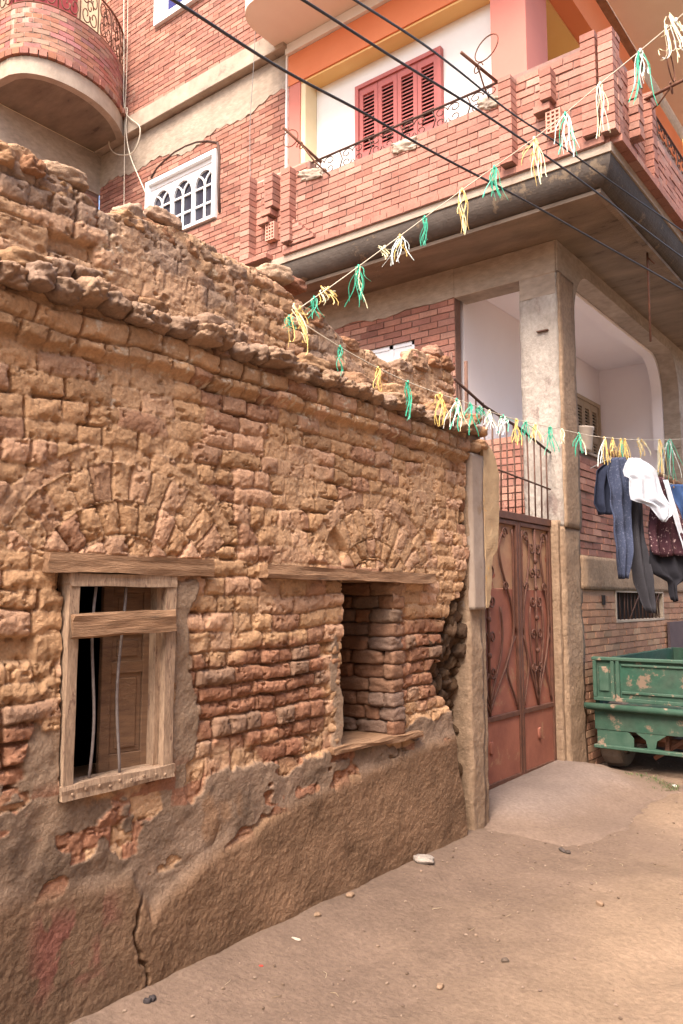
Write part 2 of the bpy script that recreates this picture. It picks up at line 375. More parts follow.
def mud_height(Y, Z):
    Yw = Y + (fbm(Y * 3.1, Z * 3.1, 2) - .5) * .05 + (fbm(Y * 11, Z * 11, 3) - .5) * .022
    Zw = Z + (fbm(Y * 1.3 + 7, Z * 1.3, 4) - .5) * .10 + (fbm(Y * 9, Z * 9 + 3, 5) - .5) * .022
    row, bid, du, dv = pattern(Yw, Zw, 11); smear = np.zeros_like(Y); archm = np.zeros_like(Y)
    for (yc, zc, rings, sd) in ((2.125, 1.52, [(.23, .35, .10, .75), (.36, .50, .095, .98), (.505, .655, .10, 1.0), (.66, .735, .20, 1.02)], 1),
                                (3.90, 1.55, [(.18, .29, .09, .8), (.30, .42, .09, .95), (.425, .60, .09, 1.05), (.605, .70, .20, 1.1)], 2)):
        for ri, (ins, ids, da, dr) in enumerate(arch(Y + (fbm(Y * 6, Z * 6, 6) - .5) * .035, Z + (fbm(Y * 6 + 9, Z * 6, 7) - .5) * .035, yc, zc, rings, sd)):
            ins = ins & (Z > 1.79)
            bid = np.where(ins, ids, bid); du = np.where(ins, da, du); dv = np.where(ins, dr, dv); smear = np.where(ins, (.2, 0, .55, .7)[ri], smear); archm = np.where(ins, 1.0, archm)
        # zone
    h1 = hsh(bid, 1); h2 = hsh(bid, 2); h3 = hsh(bid, 3)
    # zones -------------------------------------------------
    nz = fbm(Y * 2.2 + 3, Z * 2.2, 41); nf = fbm(Y * 6 + 3, Z * 6, 42)
    def blob(y0, y1, z0, z1, s=.10):
        q = (nf - .5) * .22
        return sst(y0 - s, y0 + s, Y + q) * sst(y1 + s, y1 - s, Y + q) * sst(z0 - s, z0 + s, Z + q) * sst(z1 + s, z1 - s, Z + q)
    red = np.clip(blob(2.42, 3.42, .93, 1.38, .05) + blob(4.12, 5.0, .98, 1.50, .07) + blob(.2, 1.74, .86, 1.20, .06) + .6 * blob(2.9, 3.3, .75, .95), 0, 1)
    crust = np.clip(1.15 * sst(.50, .62, nz + .12 * (Z > 2.9)) * (1 - red), 0, 1); crust = np.where(archm > 0, smear, crust)        # mud smeared over the joints
    plast = sst(.93, .80, Z + (nz - .5) * .55 + (nf - .5) * .22)
    plast = np.clip(plast * (1 - blob(2.5, 3.5, .82, 1.0, .05)), 0, 1)
    # patches where the plaster has dropped off
    holes = sst(.555, .585, fbm(Y * 4.2 + 11, Z * 6.4, 51) + .05 * (Z > .6)) * sst(.40, .52, Z)
    plast = plast * (1 - holes)
    frame_pl = blob(2.33, 2.47, .7, 1.66, .025) + blob(1.70, 1.84, .75, 1.15, .03) + blob(3.50, 3.575, .78, 1.42, .02)
    frame_pl = np.clip(frame_pl, 0, 1)
    plast = np.clip(plast + frame_pl, 0, 1)
    bz = np.interp(Y, [-3, 1.6, 1.85, 2.17, 2.26, 2.3, 2.54, 3.22, 4.0, 4.62, 5.1], [.53, .53, .52, .47, .30, .33, .45, .585, .65, .70, .73]) + (nf - .5) * .05
    base = sst(bz + .05, bz - .04, Z + (nf - .5) * .10)
    # brick relief: deep upright joints, bed joints mostly filled with mud, open bed joints in the red areas
    nv = fbm(Y * 5 + 60, Z * 5, 66); nh = fbm(Y * 2.6 + 80, Z * 4.2, 67)
    dvw = .005 + .007 * h2; dhw = .007 + .006 * h1
    ev = np.clip(du / dvw, 0, 1); eh = np.clip(dv / dhw, 0, 1)
    fv = sst(.36, .56, nv) * (1 - .75 * crust) + .12; fh = sst(.44, .60, nh) * (1 - .9 * crust) + .10
    fv = np.clip(fv + red + archm * (.55 - smear) * (.4 + 1.2 * nv), 0, 1); fh = np.clip(fh + red + archm * (.40 - smear), 0, 1)
    gv = (1 - ev ** 1.5); gh = (1 - eh ** 1.4)
    jd = .70 * np.maximum(gv * fv * (.027 + .010 * red), gh * fh * (.016 + .018 * red))
    cor = np.clip(1 - np.hypot(du, dv) / .018, 0, 1) ** 1.6 * (.010 + .010 * red)
    e = np.minimum(ev, eh)
    miss = (h3 > .978) & (Z > 1.0)
    d = (h2 - .5) * (.012 + .016 * red) * (1 - .55 * crust) - jd - cor * np.clip(fv + fh, 0, 1)
    d = d - np.where(miss, .035, 0) * e
    # soft pillow within a brick and a sloping face
    d = d + .008 * np.clip(np.minimum(dv / .04, du / .05), 0, 1) * (1 - crust)
    bl = -crust * .004
    d = d + bl + (fbm(Y * 9, Z * 12, 60) - .5) * .012 + (fbm(Y * 22, Z * 22, 61) - .5) * .009 + (fbm(Y * 55, Z * 55, 62) - .5) * .008
    d = d + (fbm(Y * 1.1, Z * 1.1, 63) - .5) * .04
    chip = sst(.60, .70, fbm(Y * 26 + 5, Z * 26, 68)) * (np.minimum(du, dv) < .022); d = d - chip * .012 * (1 - crust * .7)
    pits = sst(.70, .76, fbm(Y * 18 + 1, Z * 26, 64)); d = d - pits * .012 * (1 - plast)
    gap = sst(.60, .68, fbm(Y * 3.7 + 31, Z * 5.0, 65)) * (1 - e) * (1 - crust); d = d - gap * .035
    prof = e
    # course shelf just under the ledge
    d = d + .035 * sst(2.60, 2.63, Zw) * sst(2.80, 2.74, Zw) * (.5 + .5 * prof)
    # parapet above the ledge: set back
    d = d - .075 * sst(2.80, 2.86, Z)
    # plaster ----------------------------------------------
    pl = .004 + (fbm(Y * 4, Z * 4, 71) - .5) * .035 + (fbm(Y * 11, Z * 13, 72) - .5) * .014 + (fbm(Y * 40, Z * 40, 74) - .5) * .004
    cr = np.abs(fbm(Y * 3.3 + 4, Z * 3.3, 73) - .5); pl = pl - .020 * sst(.010, .002, cr) * sst(.52, .6, fbm(Y * 1.7, Z * 1.7, 75)) * sst(.15, .4, Z) 
    ps = sst(.35, .62, plast)
    d = d * (1 - ps) + pl * ps
    bs = .016 + (fbm(Y * 2.2, Z * 2.2, 81) - .5) * .035 + (fbm(Y * 30, Z * 30, 82) - .5) * .006 + (fbm(Y * 70, Z * 70, 84) - .5) * .005 + .02 * sst(.6, 0, Z)
    crk = np.abs(Y - (2.22 + .05 * np.sin(Z * 14) + .2 * (fbm(Y * 5, Z * 5, 83) - .5))); bs = bs - .03 * sst(.012, .003, crk) * (Z < .5)
    d = d * (1 - base) + bs * base
    # broken end by the pillar
    yb = np.interp(Z, [0, .2, .5, .8, .9, 1.0, 1.15, 1.25, 1.45, 1.6, 1.62, 1.8, 3.4], [4.93, 4.92, 4.84, 4.80, 4.72, 4.62, 4.56, 4.66, 4.74, 4.82, 4.93, 5.01, 5.03]) + (h1 - .5) * .09 * (Z > .8) + (nf - .5) * .05
    hole = sst(yb - .01, yb + .03, Y)
    d = d - hole * (.20 + .10 * nf) * sst(2.3, 1.6, Z) - hole * .03; hole_mask[0] = hole
    d = d - .22 * sst(.035, .0, np.abs(Y - (4.93 + .03 * np.sin(Z * 9)))) * sst(1.7, 1.85, Z) * sst(2.6, 2.45, Z) * sst(.45, .6, nf)
    # colour ------------------------------------------------
    c = np.array([.49, .295, .165])[None, None] * (.80 + .32 * h1)[..., None]
    pk = np.array([.46, .275, .175]); t = (h2 > .72)[..., None]; c = np.where(t, pk * (.8 + .4 * h1)[..., None], c)
    t = ((h3 < .10))[..., None]; c = np.where(t, np.array([.36, .20, .125]), c)
    mort = np.array([.52, .335, .205])
    k = np.clip(crust * .55 + (1 - eh) * .55 * (1 - red) * (1 - fh), 0, 1)[..., None]; c = c * (1 - k) + mort * k
    rc = np.array([.31, .155, .095]) * (.78 + .44 * h1)[..., None]; rc = np.where((h2 > .8)[..., None], np.array([.25, .155, .105]), rc)
    k = (red * (.45 + .55 * e))[..., None]; c = c * (1 - k) + rc * k
    up = sst(2.78, 2.9, Z)[..., None] * .35; c = c * (1 - up) + np.array([.44, .29, .19]) * up
    grey = (sst(.57, .66, fbm(Y * 2.6 + 70, Z * 4, 91)) * sst(2.5, 2.9, Z))[..., None] * .7; c = c * (1 - grey) + np.array([.26, .19, .15]) * grey
    pc = np.array([.235, .162, .115])[None, None] * (.25 + .95 * fbm(Y * 5, Z * 6, 92) + .45 * fbm(Y * 14, Z * 16, 98))[..., None]
    pw = sst(.58, .66, fbm(Y * 4.1 + 13, Z * 3.1, 93))[..., None]; pc = pc * (1 - pw * .6) + np.array([.28, .16, .09]) * pw * .6
    fp = frame_pl[..., None]; pc = pc * (1 - fp) + np.array([.28, .195, .135]) * fp
    k = ps[..., None]; c = c * (1 - k) + pc * k
    rr = (holes * sst(.4, .5, Z) * sst(.95, .85, Z) * (h2 > .35))[..., None] * .8; c = c * (1 - rr) + np.array([.29, .13, .08]) * rr
    bc = np.array([.205, .124, .076])[None, None] * (.35 + .85 * fbm(Y * 3, Z * 4, 99) + .35 * fbm(Y * 12, Z * 12, 94))[..., None]
    stain = (sst(.42, .52, fbm(Y * 14, Z * 14, 195)) * sst(1.68, 1.78, Y) * sst(2.14, 2.0, Y) * sst(.10, .25, Z) * sst(.50, .38, Z) * sst(.35, .6, fbm(Y * 8, Z * 8, 95)))[..., None] * .75
    bc = bc * (1 - stain) + np.array([.30, .085, .075]) * stain
    grz = (sst(2.3, 2.0, Y))[..., None] * .45; bc = bc * (1 - grz) + np.array([.145, .095, .065]) * grz * 1.0
    k = base[..., None]; c = c * (1 - k) + bc * k
    hc = (hole * sst(2.0, 1.6, Z))[..., None] * .8; c = c * (1 - hc) + np.array([.16, .11, .075]) * hc  # broken end coloured darker, standing in for shade in the recess
    spk = (sst(.66, .70, fbm(Y * 34, Z * 34, 96)) * sst(.60, .68, fbm(Y * 3, Z * 3 + 9, 97) + .12 * (np.abs(Z - 2.68) < .09)))[..., None]
    spk = spk * (Z > 2.4)[..., None]
    c = c * (1 - spk) + np.array([.56, .43, .31]) * spk
    return d, c
def mud_front():
    ys = np.concatenate([np.arange(-2.2, 1.2, .022), np.arange(1.2, 3.4, .0052), np.arange(3.4, 5.065, .0066)])
    zs = np.arange(-.12, 3.42, .0056)
    Y, Z = np.meshgrid(ys, zs); d, c = mud_height(Y, Z)
    zt = ztop(Y) + (fbm(Y * 7, Y * 0, 17) - .5) * .08
    over = Z > zt
    d = np.where(over, d - (Z - zt) * 2.5, d)
    X = XM + d
    ny, nx = Y.shape; I = np.arange(ny * nx).reshape(ny, nx)
    Yc = (Y[:-1, :-1] + Y[1:, 1:]) / 2; Zc = (Z[:-1, :-1] + Z[1:, 1:]) / 2
    wob = (fbm(Yc * 9, Zc * 9, 19) - .5) * .05
    keep = (Zc < np.interp(Yc[0], ys, zt[0])[None, :] + .01)
    hm = hole_mask[0][:-1, :-1]; keep &= ~((hm > .85) & (Zc < 1.62) & (Zc > .12) & (Yc < 5.04))
    keep &= ~((Yc > W1[0] - .02) & (Yc < W1[1] + .02) & (Zc > W1[2] - .02) & (Zc < W1[3] + .04))
    keep &= ~((Yc > W2[0] + wob * .4) & (Yc < W2[1] + wob * (Zc > 1.2)) & (Zc > W2[2] - .01) & (Zc < W2[3] + .04))
    F = np.stack([I[:-1, :-1], I[:-1, 1:], I[1:, 1:], I[1:, :-1]], -1)[keep]
    used = np.zeros(ny * nx, bool); used[F.ravel()] = True; remap = np.cumsum(used) - 1
    V = np.stack([X, Y, Z], -1).reshape(-1, 3)[used]; C = c.reshape(-1, 3)[used]
    return mesh_np('wall', V, remap[F], C, M['mud'], parent=mud)
mud_front()
random.seed(5)
def mcol(k=1.0):
    b = random.choice([(.44, .26, .15), (.40, .24, .15), (.47, .29, .17), (.33, .22, .155), (.36, .19, .11)])
    f = random.uniform(.8, 1.12) * k; return tuple(c * f for c in b)
# ledge of rounded stones
b = MB(); y = -2.2; i = 0
while y < 4.98:
    L = random.uniform(.085, .14) if random.random() < .88 else random.uniform(.16, .22)
    if 3.18 < y < 3.3: L = .30
    zc = 2.825 + random.uniform(-.018, .018)
    if y + L > 5.04: L = 5.04 - y
    g = random.choice([(.28, .19, .135), (.33, .215, .145), (.36, .235, .155), (.30, .205, .15)])
    b.lump((XM - .022 + random.uniform(-.025, .02), y + L / 2, zc), (.25, L * 1.02, random.uniform(.085, .10)), (random.uniform(-.15, .15), random.uniform(-.2, .2), random.uniform(-.18, .18)), i, .20, g, sub=13, box=random.choice([3, 4.5, 6]), fine=.11)
    y += L; i += 1
y = -2.2
while y < 4.98:
    L = random.uniform(.10, .24)
    if y + L > 5.04: L = 5.04 - y
    if random.random() < .75:
        b.lump((XM - .065 + random.uniform(-.012, .015), y + L / 2, 2.905 + random.uniform(-.02, .02)), (.20, L * .98, .085), (random.uniform(-.1, .1), random.uniform(-.15, .15), random.uniform(-.12, .12)), i, .14, mcol(.85), sub=11, box=5, fine=.09)
    y += L; i += 1
b.build('ledge', 'mud', mud)
# the top course and the back of the parapet
b = MB()
for layer, (xo, zo, jit) in enumerate(((-.195, -.045, .022), (-.36, -.08, .02))):
    y = -2.2
    while y < 5.0:
        L = random.uniform(.09, .22); zt = float(ztop(y + L / 2))
        if y + L > 5.05: L = 5.05 - y
        H = random.uniform(.07, .10)
        for lev in range(1 if layer == 0 else 1):
            b.lump((XM + xo + random.uniform(-.03, .03), y + L / 2, zt + zo - H / 2 + .035 + random.uniform(-jit, jit)), (.26, L * .99, H), (random.uniform(-.12, .12), random.uniform(-.2, .1), random.uniform(-.2, .2)), i, .12, mcol(.95), sub=12, box=6, fine=.10)
            i += 1
        y += L
b.build('top_course', 'mud', mud)
b = MB()
b.box((XM - .42, -2.2, 2.6), (XM - .12, 3.9, 3.18)); b.box((XM - .42, 3.9, 2.6), (XM - .12, 4.97, 3.06))

b.box((XM - .40, 4.99, 1.7), (XM - .22, 5.03, 2.62))
# wall core behind the face, around the two openings
xc0, xc1 = XM - .42, XM - .09
def core(y0, y1, z0, z1): b.box((xc0, y0, z0), (xc1 - (.16 if y0 > 4.3 else .0), y1, z1))
core(-2.2, W1[0] - .012, -.1, 2.6); core(W1[0] - .012, W1[1] + .012, -.1, W1[2] - .012); core(W1[0] - .012, W1[1] + .012, W1[3] + .012, 2.6)
core(W1[1] + .012, W2[0] - .02, -.1, 2.6); core(W2[0] - .02, W2[1] + .03, -.1, W2[2] - .03); core(W2[0] - .02, W2[1] + .03, W2[3] + .03, 2.6)
core(W2[1] + .03, 4.42, -.1, 2.6); b.box((xc0, 4.42, 1.75), (xc1 - .16, 4.99, 2.6)); b.box((xc0 - .25, 4.42, -.1), (xc0 - .10, 4.99, 1.75)); b.box((xc0, 4.42, -.1), (xc1 - .1, 4.60, .80))
# (cavity filled with loose earth and broken bricks, coloured dark as its shade)
# side, back walls
b.box((-7.0, -2.2, -.1), (xc0, -1.85, 2.9)); b.box((-7.0, -1.85, -.1), (-6.7, 5.03, 2.9)); b.box((-6.7, 4.75, -.1), (xc0, 5.03, 2.9))
b.build('wall_core', 'mudflat', mud)
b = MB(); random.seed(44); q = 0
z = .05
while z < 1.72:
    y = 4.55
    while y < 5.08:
        L = random.uniform(.06, .16); g = random.choice([(.10, .062, .038), (.13, .08, .05), (.08, .05, .033)])  # near-black tones put the cavity's shade into the lumps
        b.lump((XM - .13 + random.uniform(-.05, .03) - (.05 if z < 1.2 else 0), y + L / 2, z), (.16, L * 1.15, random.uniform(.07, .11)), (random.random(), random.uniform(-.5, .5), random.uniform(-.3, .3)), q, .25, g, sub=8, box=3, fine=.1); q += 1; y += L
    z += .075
b.build('shade_rubble', 'mud', mud)
b = MB(); b.box((-6.7, -1.85, 2.52), (xc0 - .002, 4.75, 2.7)); b.build('roof', 'mudflat', mud)
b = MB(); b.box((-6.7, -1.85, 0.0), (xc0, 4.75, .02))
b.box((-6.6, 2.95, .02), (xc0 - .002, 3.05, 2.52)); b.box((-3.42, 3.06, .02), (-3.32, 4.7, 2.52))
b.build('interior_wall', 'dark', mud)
# jambs of the second opening: coursed bricks
b = MB(); z = W2[2] - .02; r = 0
while z < W2[3] + .02:
    H = .084; n0 = XM - .40; off = .0 if r % 2 else .1
    x = XM - .42 - off
    while x < XM - .01:
        L = random.choice([.11, .2, .24]); x1 = min(x + L, XM + .012)
        cc = random.choice([(.23, .12, .075), (.25, .14, .09), (.22, .145, .11)]) if z < 1.45 else mcol(.7)  # brick tones lowered to carry the shade inside the opening
        if x1 - x > .04: b.lump(((x + x1) / 2, W2[1] + .055 + random.uniform(-.014, .014), z + H / 2), (x1 - x + .004, .14, H + .002), (0, random.uniform(-.04, .04), random.uniform(-.06, .06)), i, .12, cc, sub=10, box=5.5, fine=.06); i += 1
        x = x1
    z += H; r += 1
b.build('window_jamb', 'mud', mud); b = MB()
z = W2[2] - .02
while z < W2[3] + .02:
    b.lump((XM - .2, W2[0] - .05, z + .042), (.40, .12, .08), (0, 0, 0), i, .10, mcol(), sub=6, box=5); i += 1; z += .084
b.build('window_jamb', 'mud', mud)
# blocked back of the second opening
b = MB(); z = W2[2] - .05; 
while z < 1.75:
    y = W2[0] - .1 + random.uniform(-.08, 0)
    while y < W2[1] + .1:
        L = random.choice([.12, .22]); b.lump((XM - .52, y + L / 2, z + .042), (.15, L - .01, .078), (0, 0, random.uniform(-.06, .06)), i, .12, (.20, .115, .07), sub=5, box=4); i += 1; y += L
    z += .086
b.build('blocking_bricks', 'mud', mud)
# lintels
def plank(bm_, y0, y1, z0, z1, x0, x1, seed=0, n=26, amp=.006, tilt=0.0):
    """rough sawn plank along Y with an uneven edge"""
    vs = []; fs = []
    sect = [(x0, z0), ((x0 + x1) / 2, z0), (x1, z0), (x1, (z0 * 2 + z1) / 3), (x1, (z0 + 2 * z1) / 3), (x1, z1), ((x0 + x1) / 2, z1), (x0, z1)]
    m = len(sect)
    for k in range(n + 1):
        t = k / n; yy = y0 + (y1 - y0) * t
        for j, (x, z) in enumerate(sect):
            q = Vector((seed * 3.7 + j * .7, yy * 5, j * 1.3)); o = mnoise.noise(q) * amp * 1.6; o2 = mnoise.noise(q + Vector((9, 0, 3))) * amp * 1.6
            ee = 0
            if k in (0, n): ee = mnoise.noise(q * 3) * amp * 2
            vs.append((x + o, yy + ee, z + o2 + tilt * (t - .5)))
    for k in range(n):
        for j in range(m): fs.append((k * m + j, k * m + (j + 1) % m, (k + 1) * m + (j + 1) % m, (k + 1) * m + j))
    fs += [tuple(range(m))[::-1], tuple(n * m + j for j in range(m))]
    bm_.add(vs, fs)
b = MB(); plank(b, 1.722, 2.565, 1.712, 1.787, XM - .30, XM + .034, 1, amp=.007); b.build('lintel', 'woody', mud)['label'] = 'thick grey brown plank over the framed window'
b = MB(); plank(b, 2.905, 4.50, 1.712, 1.778, XM - .30, XM + .058, 2, amp=.005, n=40); b.build('lintel', 'woody', mud)['label'] = 'long thin plank over the open window'
b = MB(); plank(b, 3.46, 4.36, .768, .806, XM - .30, XM + .035, 3, amp=.007, tilt=-.02); b.build('window_sill', 'woody', mud)
# framed window -------------------------------------------------
b = MB(); X0, X1 = XM - .06, XM + .020
y0, y1, z0, z1 = W1
def vplank(bm_, ya, yb, za, zb, xa, xb, seed, n=22, amp=.004):
    vs = []; fs = []; sect = [(xa, ya), (xb, ya), (xb, (ya + yb) / 2), (xb, yb), (xa, yb)]; m = len(sect)
    for k in range(n + 1):
        zz = za + (zb - za) * k / n
        for j, (x, y) in enumerate(sect):
            q = Vector((seed * 2.3, zz * 6, j * 1.9)); vs.append((x + mnoise.noise(q) * amp, y + mnoise.noise(q + Vector((5, 5, 5))) * amp, zz))
    for k in range(n):
        for j in range(m): fs.append((k * m + j, k * m + (j + 1) % m, (k + 1) * m + (j + 1) % m, (k + 1) * m + j))
    fs += [tuple(range(m))[::-1], tuple(n * m + j for j in range(m))]; bm_.add(vs, fs)
vplank(b, y0 - .012, y0 + .034, z0, z1, X0, X1, 1); vplank(b, y1 - .040, y1 + .012, z0, z1, X0, X1, 2)
vplank(b, y0 + .034, y0 + .052, z0 + .03, z1 - .03, X0, XM - .01, 3); vplank(b, y1 - .066, y1 - .040, z0 + .03, z1 - .03, X0, XM - .015, 4)
plank(b, y0 - .012, y1 + .012, z1 - .04, z1 + .008, X0, X1 + .004, 5, amp=.003)
win = b.build('window_frame', 'palewood', mud)
b = MB(); plank(b, y0 - .015, y1 + .02, z0 - .018, z0 + .038, X0 - .02, X1 + .006, 6, amp=.005)
for k in range(9):
    yy = y0 + .03 + k * .056; b.lump((X1 + .008, yy + random.uniform(-.01, .01), z0 + .01 + random.uniform(-.01, .01)), (.006, .012, .012), (0, 0, 0), k, .2, (1, 1, 1), sub=3)
b.build('sill_board', 'palewood', win)
b = MB(); plank(b, y0 - .006, y1 - .01, z1 - .235, z1 - .145, X1 + .004, X1 + .026, 8, amp=.007, tilt=.012); b.build('cross_board', 'woody', win)['label'] = 'rough board nailed across the window'
for k, yy in enumerate((y0 + .135, y0 + .262)):
    b = MB(); P = []
    for t in range(13):
        zz = z0 + .02 + (z1 - z0 - .05) * t / 12; P.append((XM - .012, yy + .014 * math.sin(t * .5 + k * 2) - .012 * (1 - t / 12) * (1 if k == 0 else .2), zz))
    b.tube(P, .0062, 8); b.build('window_bar', 'greyiron', win)
# inner shutter leaf, ajar
def shutter_leaf(parent, name='inner_shutter'):
    b = MB(); wl = .235; hl = .80; t = .028
    def bx(a0, a1, c0, c1, d0=0, d1=t): b.bbox((a0, d0, c0), (a1, d1, c1), .003)
    bx(0, .045, 0, hl); bx(wl - .045, wl, 0, hl); bx(.045, wl - .045, 0, .07); bx(.045, wl - .045, .40, .45); bx(.045, wl - .045, hl - .06, hl); bx(.045, wl - .045, .56, .60)
    bx(.045, wl - .045, .07, hl - .06, .010, .018)
    for (a, c_) in ((.09, .38), (.47, .54), (.62, .72)): bx(.07, wl - .07, a, c_, .004, .024)
    return b
for (hy, ang, hx) in ((y1 - .07, R(203), XM - .115),):
    b = shutter_leaf(win); m = Matrix.Rotation(R(0), 3, 'Z')
    b.v = [tuple(Vector((XM - .085, y1 - .045, z0 + .03)) + Matrix.Rotation(R(-90 - 9), 3, 'Z') @ Vector((v[0], v[1], v[2]))) for v in b.v]
    # leaf stands open, edge-on to the frame, so its panelled face looks to the window
    b.build('inner_shutter', 'wood', win)
b = MB(); b.box((XM - .41, y0 - .01, z0 - .012), (XM - .12, y1 + .01, z0 + .004)); b.build('inner_sill', 'mudflat', mud)

# loose bricks on top
random.seed(21)
for (px, py, L, H, dpt, lab, rot, col_) in (
    (60, 170, .20, .085, .16, 'big rounded mud brick on the wall top nearest the left edge of the photo', .1, (.36, .24, .16)),
    (128, 206, .13, .09, .12, 'small tilted stone on the wall top just left of the white arched window', .5, (.40, .28, .20)),
    (160, 213, .19, .075, .14, 'rounded brick lying on the wall top right under the white arched window', -.1, (.36, .24, .17)),
    (272, 268, .20, .09, .16, 'pale rounded brick on the wall top under the left end of the balcony', .1, (.42, .29, .20)),
    (292, 278, .14, .06, .14, 'dark red brick lying beside the pale rounded one on the wall top', -.2, (.30, .15, .10)),
    (412, 352, .22, .065, .12, 'long reddish brick lying flat on the wall top below the small white window', .05, (.46, .25, .17)),
    (432, 349, .17, .075, .14, 'broken brick on the raised end of the wall top', -.25, (.33, .19, .13))):
    p = hit(px, py, 0, XM - .15) - Vector((0, 0, .045)); b = MB(); b.lump((0, 0, 0), (dpt, L, H), (0, random.uniform(-.1, .1), 0), random.randint(0, 99), .12, col_, sub=13, box=5, fine=.10)
    o = one(b, 'loose_brick', 'mud', lab, 'brick', 'loose bricks on the wall top'); o.location = p; o.rotation_euler = (rot, 0, random.uniform(-.3, .3))

# ============================================================ PILLAR + GATE
pil = thing('gate_pillar', 'tall rough pillar with peeling yellow plaster between the mud wall and the gate', 'pillar')
def rough_prism(bm_, x0, x1, y0, y1, z0, z1, seed, amp=.012, nz=40, col=(1, 1, 1), nn=6):
    """box column with noisy faces"""
    ring = []
    for k in range(nn): ring.append((x1, y0 + (y1 - y0) * k / nn))
    for k in range(nn): ring.append((x1 + (x0 - x1) * k / nn, y1))
    for k in range(nn): ring.append((x0, y1 + (y0 - y1) * k / nn))
    for k in range(nn): ring.append((x0 + (x1 - x0) * k / nn, y0))
    m = len(ring); vs = []; fs = []
    for i_ in range(nz + 1):
        z = z0 + (z1 - z0) * i_ / nz
        for (x, y) in ring:
            q = Vector((x * 6 + seed, y * 6, z * 5)); q2 = q * 3.1
            vs.append((x + (mnoise.noise(q) + .5 * mnoise.noise(q2)) * amp, y + (mnoise.noise(q + Vector((7, 1, 2))) + .5 * mnoise.noise(q2 + Vector((3, 3, 3)))) * amp, z))
    for i_ in range(nz):
        for k in range(m): fs.append((i_ * m + k, i_ * m + (k + 1) % m, (i_ + 1) * m + (k + 1) % m, (i_ + 1) * m + k))
    fs += [tuple(range(m))[::-1], tuple(nz * m + k for k in range(m))]
    bm_.add(vs, fs, col, True)
M['plaster_y'] = mk('yellow_peeling_plaster', (.56, .39, .22), (.42, .28, .16), ns=7, bump=.5, bs=30, bd=.01, spots=(.66, .34, .09), spot_scale=3, spot_th=.60)
M['plaster_g'] = mk('grey_plaster', (.38, .30, .24), (.28, .21, .165), spots=(.26, .18, .12), spot_scale=5, spot_th=.6, ns=5, bump=.5, bs=40, bd=.008)
b = MB(); rough_prism(b, XM - .26, XM + .0, 5.05, 5.235, -.05, 2.80, 3, .014, 90); b.build('pillar_shaft', 'render', pil)
b = MB(); rough_prism(b, XM - .20, XM + .030, 5.055, 5.235, 1.54, 2.66, 9, .005, 50); b.build('plaster_coat', 'plaster_g', pil)['label'] = 'flat grey plaster strip'
# yellow plaster with a broken right edge
b = MB(); n = 60; L = []; Rr = []
for k in range(n + 1):
    z = 1.55 + (2.76 - 1.55) * k / n
    e = np.interp(z, [1.55, 1.62, 1.75, 1.9, 2.0, 2.3, 2.55, 2.70, 2.76], [5.285, 5.33, 5.35, 5.36, 5.46, 5.50, 5.51, 5.44, 5.35]) + .018 * mnoise.noise(Vector((z * 22, 0, 0)))
    L.append((z, 5.237)); Rr.append((z, e))
vs = []; fs = []
for k in range(n + 1):
    z = L[k][0]
    for (x, y) in ((XM - .24, 5.237), (XM + .034 + .006 * mnoise.noise(Vector((z * 9, 2, 0))), 5.237), (XM + .030 + .008 * mnoise.noise(Vector((z * 9, 5, 0))), (5.237 + Rr[k][1]) / 2), (XM + .024, Rr[k][1]), (XM - .24, Rr[k][1] - .02)): vs.append((x, y, z))
for k in range(n):
    for j in range(5): fs.append((k * 5 + j, k * 5 + (j + 1) % 5, (k + 1) * 5 + (j + 1) % 5, (k + 1) * 5 + j))
fs += [(0, 1, 2, 3, 4), tuple(n * 5 + j for j in range(5))]; b.add(vs, fs); b.build('plaster_coat', 'plaster_y', pil)['label'] = 'peeling yellow plaster with a broken edge'
b = MB(); rough_prism(b, XM - .24, XM - .012, 5.237, 5.31, -.05, 1.56, 5, .012, 60); b.build('pillar_edge', 'render', pil)
b = MB()
for k, (yy, zz, l) in enumerate(((5.10, 2.84, .14), (5.22, 2.845, .12), (5.11, 2.92, .12), (5.20, 2.74, .2), (5.1, 2.71, .12))):
    b.lump((XM - .06, yy, zz), (.26, l, .075), (0, 0, .1 * k), 50 + k, .14, mcol(), sub=7)
b.build('capping_brick', 'mud', pil)

XG = -3.07
gate = thing('iron_gate', 'closed rust red double iron gate with scrolled upper panels under a rebar grille', 'gate', (XG, 6.4, .1))
b = MB(); GT = 2.345; GB = .11; GL = 5.34; GR = 7.19
b.bbox((XG - .03, GL, GT - .045), (XG + .03, GR + .03, GT + .02)); b.bbox((XG - .03, GR, GB), (XG + .03, GR + .045, GT - .045)); b.bbox((XG - .03, GL - .045, GB), (XG + .03, GL, GT - .045))
b.build('gate_frame', 'gatepaint', gate)
def scroll(cy, cz, r0, turns, start, sgn, n=26, x=0):
    P = []
    for k in range(n + 1):
        t = k / n; a = start + sgn * turns * 2 * math.pi * t; r = r0 * (1 - .82 * t)
        P.append((x, cy + r * math.cos(a), cz + r * math.sin(a)))
    return P
def bez(p0, p1, p2, p3, n=16):
    o = []
    for k in range(n + 1):
        t = k / n; o.append(tuple((1 - t) ** 3 * p0[i] + 3 * (1 - t) ** 2 * t * p1[i] + 3 * (1 - t) * t * t * p2[i] + t ** 3 * p3[i] for i in range(3)))
    return o
gm = (GL + GR) / 2 + .22
